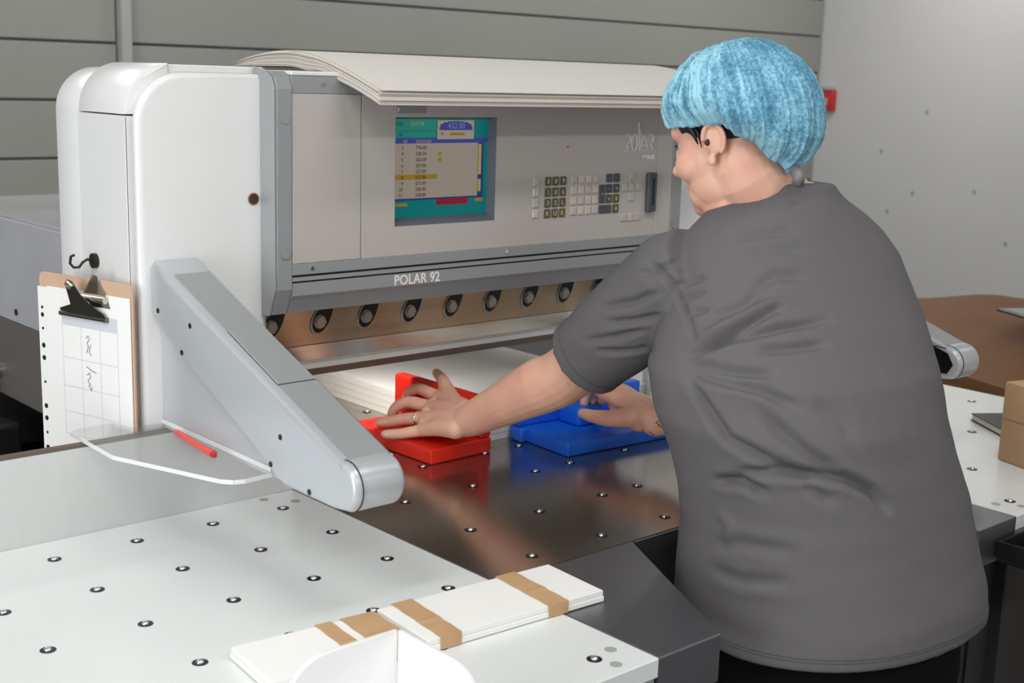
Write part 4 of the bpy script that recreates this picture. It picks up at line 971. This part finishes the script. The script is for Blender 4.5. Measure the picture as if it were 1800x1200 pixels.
FOLDS = [([(-0.192, -0.842, 1.23), (-0.183, -0.863, 1.244), (-0.171, -0.881, 1.256), (-0.157, -0.897, 1.268), (-0.139, -0.907, 1.28), (-0.118, -0.915, 1.292), (-0.096, -0.922, 1.304), (-0.085, -0.926, 1.309), (-0.074, -0.929, 1.313), (-0.062, -0.933, 1.317)], 0.011, -0.0065), ([(-0.173, -0.846, 1.257), (-0.165, -0.864, 1.267), (-0.154, -0.88, 1.276), (-0.14, -0.893, 1.285), (-0.126, -0.903, 1.294), (-0.109, -0.911, 1.302), (-0.091, -0.918, 1.31), (-0.079, -0.924, 1.314), (-0.065, -0.93, 1.317), (-0.051, -0.935, 1.32)], 0.013, 0.006), ([(-0.191, -0.844, 1.231), (-0.184, -0.865, 1.243), (-0.173, -0.884, 1.254), (-0.159, -0.9, 1.264), (-0.144, -0.918, 1.271), (-0.125, -0.933, 1.277), (-0.104, -0.946, 1.282), (-0.079, -0.959, 1.287), (-0.051, -0.971, 1.29), (-0.02, -0.98, 1.293)], 0.01, -0.006), ([(-0.148, -0.943, 1.253), (-0.135, -0.955, 1.255), (-0.122, -0.966, 1.256), (-0.107, -0.976, 1.258), (-0.089, -0.985, 1.26), (-0.071, -0.994, 1.262), (-0.051, -1.001, 1.263)], 0.01, -0.005), ([(-0.196, -0.851, 1.225), (-0.195, -0.882, 1.226), (-0.191, -0.91, 1.225), (-0.183, -0.935, 1.223), (-0.174, -0.951, 1.224), (-0.163, -0.966, 1.225), (-0.151, -0.979, 1.225)], 0.011, -0.006), ([(-0.2, -0.855, 1.219), (-0.202, -0.871, 1.217), (-0.203, -0.886, 1.215), (-0.204, -0.9, 1.212), (-0.197, -0.932, 1.21), (-0.186, -0.961, 1.207), (-0.172, -0.986, 1.202), (-0.165, -1.001, 1.196), (-0.154, -1.013, 1.189), (-0.143, -1.025, 1.182)], 0.011, -0.006), ([(-0.208, -0.863, 1.208), (-0.215, -0.882, 1.196), (-0.216, -0.896, 1.183), (-0.216, -0.909, 1.169), (-0.215, -0.923, 1.156), (-0.214, -0.937, 1.142), (-0.212, -0.95, 1.128), (-0.204, -0.972, 1.12), (-0.194, -0.992, 1.111), (-0.182, -1.011, 1.101), (-0.171, -1.025, 1.097), (-0.159, -1.039, 1.093), (-0.145, -1.051, 1.089)], 0.012, -0.006), ([(-0.189, -0.982, 1.173), (-0.182, -0.997, 1.163), (-0.174, -1.011, 1.153), (-0.166, -1.024, 1.142), (-0.156, -1.037, 1.13), (-0.145, -1.049, 1.117), (-0.132, -1.06, 1.104), (-0.123, -1.066, 1.099), (-0.114, -1.072, 1.094), (-0.105, -1.078, 1.088)], 0.013, -0.006), ([(-0.2, -0.953, 1.076), (-0.193, -0.982, 1.082), (-0.182, -1.008, 1.085), (-0.167, -1.03, 1.087), (-0.147, -1.05, 1.086), (-0.124, -1.068, 1.083), (-0.097, -1.084, 1.079), (-0.084, -1.091, 1.072), (-0.071, -1.098, 1.065), (-0.057, -1.104, 1.057), (-0.049, -1.109, 1.048), (-0.041, -1.114, 1.039), (-0.032, -1.118, 1.029)], 0.011, -0.0085), ([(-0.197, -0.917, 1.052), (-0.198, -0.935, 1.057), (-0.197, -0.951, 1.061), (-0.195, -0.966, 1.064), (-0.192, -0.98, 1.061), (-0.187, -0.993, 1.057), (-0.181, -1.005, 1.053)], 0.011, -0.0085), ([(-0.15, -1.047, 1.072), (-0.14, -1.058, 1.063), (-0.129, -1.068, 1.054), (-0.118, -1.078, 1.045)], 0.011, -0.004), ([(-0.19, -0.921, 0.947), (-0.191, -0.938, 0.954), (-0.191, -0.954, 0.96), (-0.19, -0.969, 0.966), (-0.184, -1.0, 0.969), (-0.174, -1.027, 0.97), (-0.159, -1.051, 0.97)], 0.014, -0.003), ([(-0.192, -0.92, 0.91), (-0.194, -0.94, 0.911), (-0.194, -0.959, 0.911), (-0.193, -0.976, 0.91), (-0.188, -1.004, 0.916), (-0.179, -1.028, 0.92), (-0.167, -1.05, 0.922)], 0.014, -0.003), ([(-0.192, -0.926, 1.008), (-0.192, -0.934, 1.002), (-0.192, -0.943, 0.995), (-0.192, -0.952, 0.988), (-0.191, -0.951, 0.976), (-0.191, -0.949, 0.963), (-0.191, -0.947, 0.951)], 0.014, 0.0018), ([(-0.146, -0.61, 1.269), (-0.148, -0.638, 1.276), (-0.148, -0.663, 1.283), (-0.147, -0.687, 1.289), (-0.146, -0.706, 1.297), (-0.144, -0.724, 1.306), (-0.139, -0.738, 1.313)], 0.008, -0.0045), ([(-0.149, -0.629, 1.247), (-0.147, -0.648, 1.25), (-0.145, -0.667, 1.254), (-0.141, -0.684, 1.257), (-0.137, -0.702, 1.262), (-0.133, -0.72, 1.267), (-0.135, -0.744, 1.274)], 0.008, -0.0045), ([(-0.148, -0.578, 1.206), (-0.148, -0.602, 1.212), (-0.145, -0.624, 1.218), (-0.141, -0.644, 1.223), (-0.138, -0.664, 1.23), (-0.133, -0.682, 1.237), (-0.129, -0.7, 1.243)], 0.008, -0.004), ([(-0.142, -0.603, 1.193), (-0.139, -0.62, 1.195), (-0.133, -0.635, 1.196), (-0.126, -0.649, 1.198), (-0.118, -0.665, 1.202), (-0.109, -0.68, 1.205), (-0.162, -0.752, 1.226)], 0.008, -0.004), ([(-0.145, -0.69, 1.335), (-0.144, -0.706, 1.34), (-0.14, -0.72, 1.345), (-0.135, -0.732, 1.349), (-0.131, -0.741, 1.354), (-0.124, -0.748, 1.358), (-0.108, -0.747, 1.361)], 0.008, -0.004), ([(-0.127, -0.759, 1.324), (-0.117, -0.772, 1.33), (-0.112, -0.788, 1.337), (-0.108, -0.805, 1.344)], 0.008, -0.004), ([(-0.131, -0.777, 1.305), (-0.129, -0.791, 1.312), (-0.125, -0.805, 1.318), (-0.121, -0.817, 1.325)], 0.008, -0.004), ([(-0.148, -0.811, 1.289), (-0.145, -0.821, 1.293), (-0.142, -0.831, 1.297), (-0.139, -0.84, 1.301)], 0.008, -0.004), ([(-0.135, -0.701, 1.359), (-0.136, -0.71, 1.357), (-0.136, -0.719, 1.354), (-0.136, -0.727, 1.351), (-0.135, -0.737, 1.344), (-0.133, -0.746, 1.337), (-0.13, -0.754, 1.329), (-0.127, -0.759, 1.32), (-0.126, -0.765, 1.311), (-0.132, -0.778, 1.303), (-0.141, -0.792, 1.295), (-0.149, -0.807, 1.286), (-0.157, -0.82, 1.278), (-0.163, -0.83, 1.27), (-0.17, -0.839, 1.262), (-0.176, -0.848, 1.254)], 0.007, -0.0035), ([(-0.056, -0.813, 1.405), (-0.048, -0.826, 1.407), (-0.038, -0.838, 1.409), (-0.027, -0.848, 1.411), (-0.011, -0.859, 1.414), (0.006, -0.868, 1.417), (0.025, -0.876, 1.419)], 0.013, -0.003), ([(-0.093, -0.886, 1.33), (-0.08, -0.891, 1.338), (-0.065, -0.895, 1.346), (-0.05, -0.899, 1.353), (-0.037, -0.909, 1.353), (-0.022, -0.918, 1.352), (-0.006, -0.926, 1.351)], 0.014, -0.004), ([(-0.065, -0.836, 1.387), (-0.054, -0.849, 1.389), (-0.041, -0.862, 1.391), (-0.027, -0.873, 1.392), (-0.012, -0.884, 1.392), (0.004, -0.894, 1.39), (0.022, -0.902, 1.389)], 0.014, -0.0025), ([(-0.15, -0.845, 1.287), (-0.142, -0.86, 1.295), (-0.131, -0.873, 1.301), (-0.119, -0.885, 1.308), (-0.107, -0.89, 1.315), (-0.095, -0.894, 1.322), (-0.083, -0.899, 1.329)], 0.012, -0.004), ([(-0.121, -1.034, 1.194), (-0.111, -1.044, 1.183), (-0.1, -1.054, 1.172), (-0.088, -1.064, 1.161), (-0.085, -1.068, 1.153), (-0.081, -1.073, 1.145), (-0.077, -1.078, 1.137)], 0.016, -0.003)]
import numpy as np
def fold_displace(bm, folds):
    bm.normal_update(); bm.verts.ensure_lookup_table()
    P_ = np.array([v.co[:] for v in bm.verts]); N_ = np.array([v.normal[:] for v in bm.verts]); D_ = np.zeros(len(P_))
    for pts, wd, amp in folds:
        pts = np.array([p_[:] for p_ in pts]); best = np.full(len(P_), 1e9); bt = np.zeros(len(P_)); n = len(pts)-1
        for i in range(n):
            a, b = pts[i], pts[i+1]; ab = b-a; t = np.clip(((P_-a)@ab)/(ab@ab), 0, 1)
            dd_ = np.linalg.norm(P_-a-t[:, None]*ab, axis=1); m_ = dd_ < best
            best[m_] = dd_[m_]; bt[m_] = (i+t[m_])/n
        x = best/wd; env = np.minimum(1.0, 5*bt*(1.02-bt)+0.12)
        D_ += amp*env*(1-0.9*x*x)*np.exp(-x*x*0.9)
    P_ += N_*D_[:, None]
    for v, q in zip(bm.verts, P_): v.co = q
    bmesh.ops.smooth_vert(bm, verts=bm.verts, factor=0.25, use_axis_x=True, use_axis_y=True, use_axis_z=True)
if FOLDS:
    fold_displace(shirt, [([Vector(p) for p in pts], wd, amp*1.9) for pts, wd, amp in FOLDS])
    shirt.normal_update()
    for v in shirt.verts:
        q = v.co; dsp = 0.0016*noise.noise(Vector((q.x*9+q.y*9, q.y*5, q.z*26)))+0.0022*noise.noise(Vector((q.x*5, q.y*5, q.z*9+3)))
        v.co += v.normal*dsp
bvh_shirt = BVHTree.FromBMesh(shirt)
SHIRT = pc(shirt, 't_shirt', M['shirt']); SHIRT['label'] = 'loose plain grey short sleeved t-shirt'
def stitch(c, ax, rmax, far, name='hem_seam', n=72):
    u_, v_ = frame_of(ax); P_ = []
    for k in range(n+1):
        a = 2*math.pi*k/n; d = u_*math.cos(a)+v_*math.sin(a)
        h = bvh_shirt.ray_cast(c+d*far, -d)
        if h[0] and (h[0]-c).length < rmax: P_.append(h[0]+h[1]*0.0002)
        elif len(P_) > 3: break
    if len(P_) > 3:
        o = finish(tube(P_, 0.0009, 6, False), name, M['shirt_seam'], SHIRT)
        for q in o.data.polygons: q.use_smooth = True
dL = (ELL+Vector((0, -0.005, 0.006)))-(SHL+Vector((0.02, -0.01, -0.012)))
stitch(SHL+Vector((0.02, -0.01, -0.012))+dL*0.775, dL, 0.10, 0.16)
stitch(V(0.072, -0.962, -0.088), (0, 0, 1), 0.36, 0.6)
stitch(V(0.072, -0.962, -0.093), (0, 0, 1), 0.36, 0.6)
# --- trousers
tr = bmesh.new()
torso([(0.080, -0.962, -0.30, 0.230, 0.175), (0.078, -0.962, -0.20, 0.238, 0.184), (0.076, -0.962, -0.10, 0.230, 0.180), (0.08, -0.962, -0.03, 0.222, 0.165)], 0.0, tr)
for s_ in (-1, 1):
    capsule_chain([V(0.083+s_*0.115, -0.96, -0.24), V(0.083+s_*0.120, -0.95, -0.42), V(0.083+s_*0.125, -0.955, -0.62), V(0.083+s_*0.130, -0.97, -0.845)], [0.122, 0.105, 0.085, 0.070], tr, 24)
    sb = bmesh.new(); f_ = local((0.083+s_*0.130, -0.93), 0)
    ellipsoid(V(0.083+s_*0.130, -0.925, -T+0.045), (0.048, 0.135, 0.044), sb)
    for v in sb.verts: v.co.z = max(v.co.z, 0.003)
    pc(sb, 'shoe', M['shoe'])
pc(remesh(tr, 0.008, 6, 0.5), 'trousers', M['trouser'])
# --- hair, hairnet
hr = bmesh.new()
ellipsoid(hp_(-0.012, 0, 0.062), (0.108, 0.084, 0.090), hr, AX)
pc(hr, 'hair', M['hair'])
hk = bmesh.new()
tube([hp_(0.034, 0.073, 0.052), hp_(0.028, 0.0765, 0.034), hp_(0.022, 0.0775, 0.014), hp_(0.019, 0.0768, 0.002)], [0.010, 0.0065, 0.0030, 0.0010], 10, True, hk)
tube([hp_(0.024, 0.075, 0.040), hp_(0.015, 0.0775, 0.018), hp_(0.013, 0.0770, -0.006)], [0.005, 0.0022, 0.0006], 8, True, hk)
ellipsoid(hp_(0.080, 0.022, 0.070), (0.014, 0.036, 0.012), hk, AX, 14, 10)
pc(hk, 'hair_strands', M['hair'])
NC = hp_(-0.022, 0, 0.050)
nt_ = bmesh.new(); fl_ = nt_.verts.layers.float.new('layers'); NU, NV_ = 288, 80; grid = []; lay = []
def ang_lerp(tab, a):
    a = a % 360
    for i in range(len(tab)-1):
        if tab[i][0] <= a <= tab[i+1][0]:
            s_ = (a-tab[i][0])/(tab[i+1][0]-tab[i][0]); s_ = s_*s_*(3-2*s_); return tab[i][1]*(1-s_)+tab[i+1][1]*s_
    return tab[-1][1]
# azimuth 0 = forward, 90 = left ear, 180 = nape: polar angle of the rim and radii
RIM = [(0, 88), (45, 97), (75, 104), (95, 108), (120, 126), (150, 143), (180, 151), (210, 143), (240, 126), (265, 108), (285, 104), (315, 97), (360, 88)]
RRIM = [(0, 0.119), (45, 0.106), (75, 0.090), (95, 0.088), (120, 0.100), (150, 0.126), (180, 0.142), (210, 0.126), (240, 0.100), (265, 0.088), (285, 0.090), (315, 0.106), (360, 0.119)]
RBAG = [(0, 0.124), (60, 0.116), (90, 0.118), (140, 0.138), (180, 0.152), (220, 0.138), (270, 0.118), (300, 0.116), (360, 0.124)]
for i in range(NU):
    az = 360.0*i/NU; a = math.radians(az); row = []
    rim = ang_lerp(RIM, az); rr_ = ang_lerp(RRIM, az); rb = ang_lerp(RBAG, az)
    for j in range(NV_+1):
        t = j/NV_; pol = math.radians(rim*t)
        d = HU*math.cos(pol)+(HF*math.cos(a)+HLf*math.sin(a))*math.sin(pol)
        rtop = 0.110
        mid = rtop+(rb-rtop)*min(1, (t*1.25))**1.2
        es = 0.72+0.15*max(0, -math.cos(a)); edge = max(0, (t-es)/(1-es)); r = mid*(1-edge**1.7)+rr_*edge**1.7
        # gathers that grow towards the rim, soft crumples over the crown
        n1 = noise.noise(Vector((math.cos(a)*9, math.sin(a)*9, t*1.6)))
        n2 = noise.noise(Vector((math.cos(a)*22, math.sin(a)*22, t*2.5+4)))
        n3 = noise.noise(d*9+Vector((3, 1, 7)))
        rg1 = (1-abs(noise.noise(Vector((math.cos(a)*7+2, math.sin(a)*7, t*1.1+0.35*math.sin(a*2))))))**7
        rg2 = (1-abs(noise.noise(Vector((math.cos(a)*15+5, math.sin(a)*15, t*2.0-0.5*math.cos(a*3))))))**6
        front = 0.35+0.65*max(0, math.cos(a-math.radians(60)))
        r += (0.0035*n1+0.0025*n2)*(0.15+t**1.3)+0.004*n3*(1-0.5*t)+(0.0060*rg1+0.0040*rg2)*front*min(1, t*1.6)
        if t > 0.93: r += 0.0020*math.sin(az*math.pi/180*46)*(t-0.93)/0.07
        vtx = nt_.verts.new(NC+d*r); row.append(vtx)
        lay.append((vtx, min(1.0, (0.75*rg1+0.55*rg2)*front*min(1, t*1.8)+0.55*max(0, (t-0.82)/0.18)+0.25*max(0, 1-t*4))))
    row.append(nt_.verts.new(NC+(row[-1].co-NC)*0.965+HU*0.002))
    row.append(nt_.verts.new(NC+(row[-2].co-NC)*0.95+HU*0.02))
    grid.append(row)
for i in range(NU):
    A, B = grid[i], grid[(i+1) % NU]
    for j in range(len(A)-1):
        fc = nt_.faces.new((A[j], B[j], B[j+1], A[j+1])); fc.material_index = 1 if j > NV_-4 else 0
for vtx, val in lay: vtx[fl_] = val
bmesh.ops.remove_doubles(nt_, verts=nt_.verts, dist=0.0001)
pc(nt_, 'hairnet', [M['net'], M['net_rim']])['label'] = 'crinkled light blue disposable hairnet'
# ring, eye, tattoo, hair tie
dr = (fing and V(-0.150, -0.076, 0.061)-V(-0.136, -0.117, 0.069)).normalized()
rc = V(-0.1395, -0.107, 0.0672)
ru, rv = frame_of(dr)
rg = tube([rc+(ru*math.cos(k*math.pi/12)+rv*math.sin(k*math.pi/12))*0.0130 for k in range(25)], 0.0021, 8, False)
pc(rg, 'ring', M['chrome'])
ey = bmesh.new(); ellipsoid(hp_(0.0705, 0.031, 0.010), (0.012, 0.012, 0.010), ey, AX, 16, 10); pc(ey, 'eye', M['eyewhite'])
el = tube([hp_(0.078, 0.046, 0.012), hp_(0.086, 0.037, 0.012), hp_(0.090, 0.027, 0.012)], 0.0014, 6); pc(el, 'eyelashes', M['hair'])
ea = bmesh.new(); ellipsoid(hp_(-0.003, 0.0850, 0.000), (0.0050, 0.0030, 0.0060), ea, AX, 12, 8); pc(ea, 'ear_hollow_shade', mat('ear_shadow', (70, 34, 26), 0.6))  # dark blob painted in for the shade of the ear hollow
tie = tube([hp_(-0.112, 0.015, -0.072), hp_(-0.119, 0.022, -0.086), hp_(-0.113, 0.018, -0.096)], 0.010, 10); pc(tie, 'hair_tie', mat('grey_hair_tie', (120, 118, 118), 0.4))

TAT = [[(0.1603, -0.4801, 0.9939), (0.1621, -0.4842, 0.9979), (0.1648, -0.4907, 0.9978), (0.167, -0.4936, 0.9923), (0.1661, -0.4889, 0.9857), (0.1624, -0.4832, 0.9873), (0.1612, -0.4824, 0.9931)], [(0.1622, -0.4845, 0.9922), (0.1653, -0.4867, 0.9842)], [(0.1595, -0.4781, 0.9913), (0.1608, -0.4812, 0.994)], [(0.1605, -0.4576, 0.9692), (0.1621, -0.4667, 0.9687), (0.1694, -0.4679, 0.9632)], [(0.1586, -0.4665, 0.9738), (0.1645, -0.4662, 0.9659)], [(0.1655, -0.4683, 0.9662), (0.1831, -0.4796, 0.9636)]]
for pts in TAT:
    q = []
    for a in pts:
        h = bvh_body.find_nearest(Vector(a)); q.append(h[0]+h[1]*0.0001)
    pc(tube(q, 0.0009, 6), 'tattoo', M['tattoo'])
NAILS = [(-0.1739, -0.0237, 0.9487), (-0.2086, -0.0931, 0.9422)]
for a in NAILS:
    h = bvh_body.find_nearest(Vector(a)); nn = h[1]; tt = Vector((-0.25, 0.95, -0.1)); tt = (tt-nn*tt.dot(nn)).normalized(); ww = nn.cross(tt)
    nb_m = bmesh.new(); ellipsoid(h[0]-nn*0.0006, (0.0062, 0.0048, 0.0012), nb_m, (tt, ww, nn), 14, 8); pc(nb_m, 'fingernail', M['nail'])
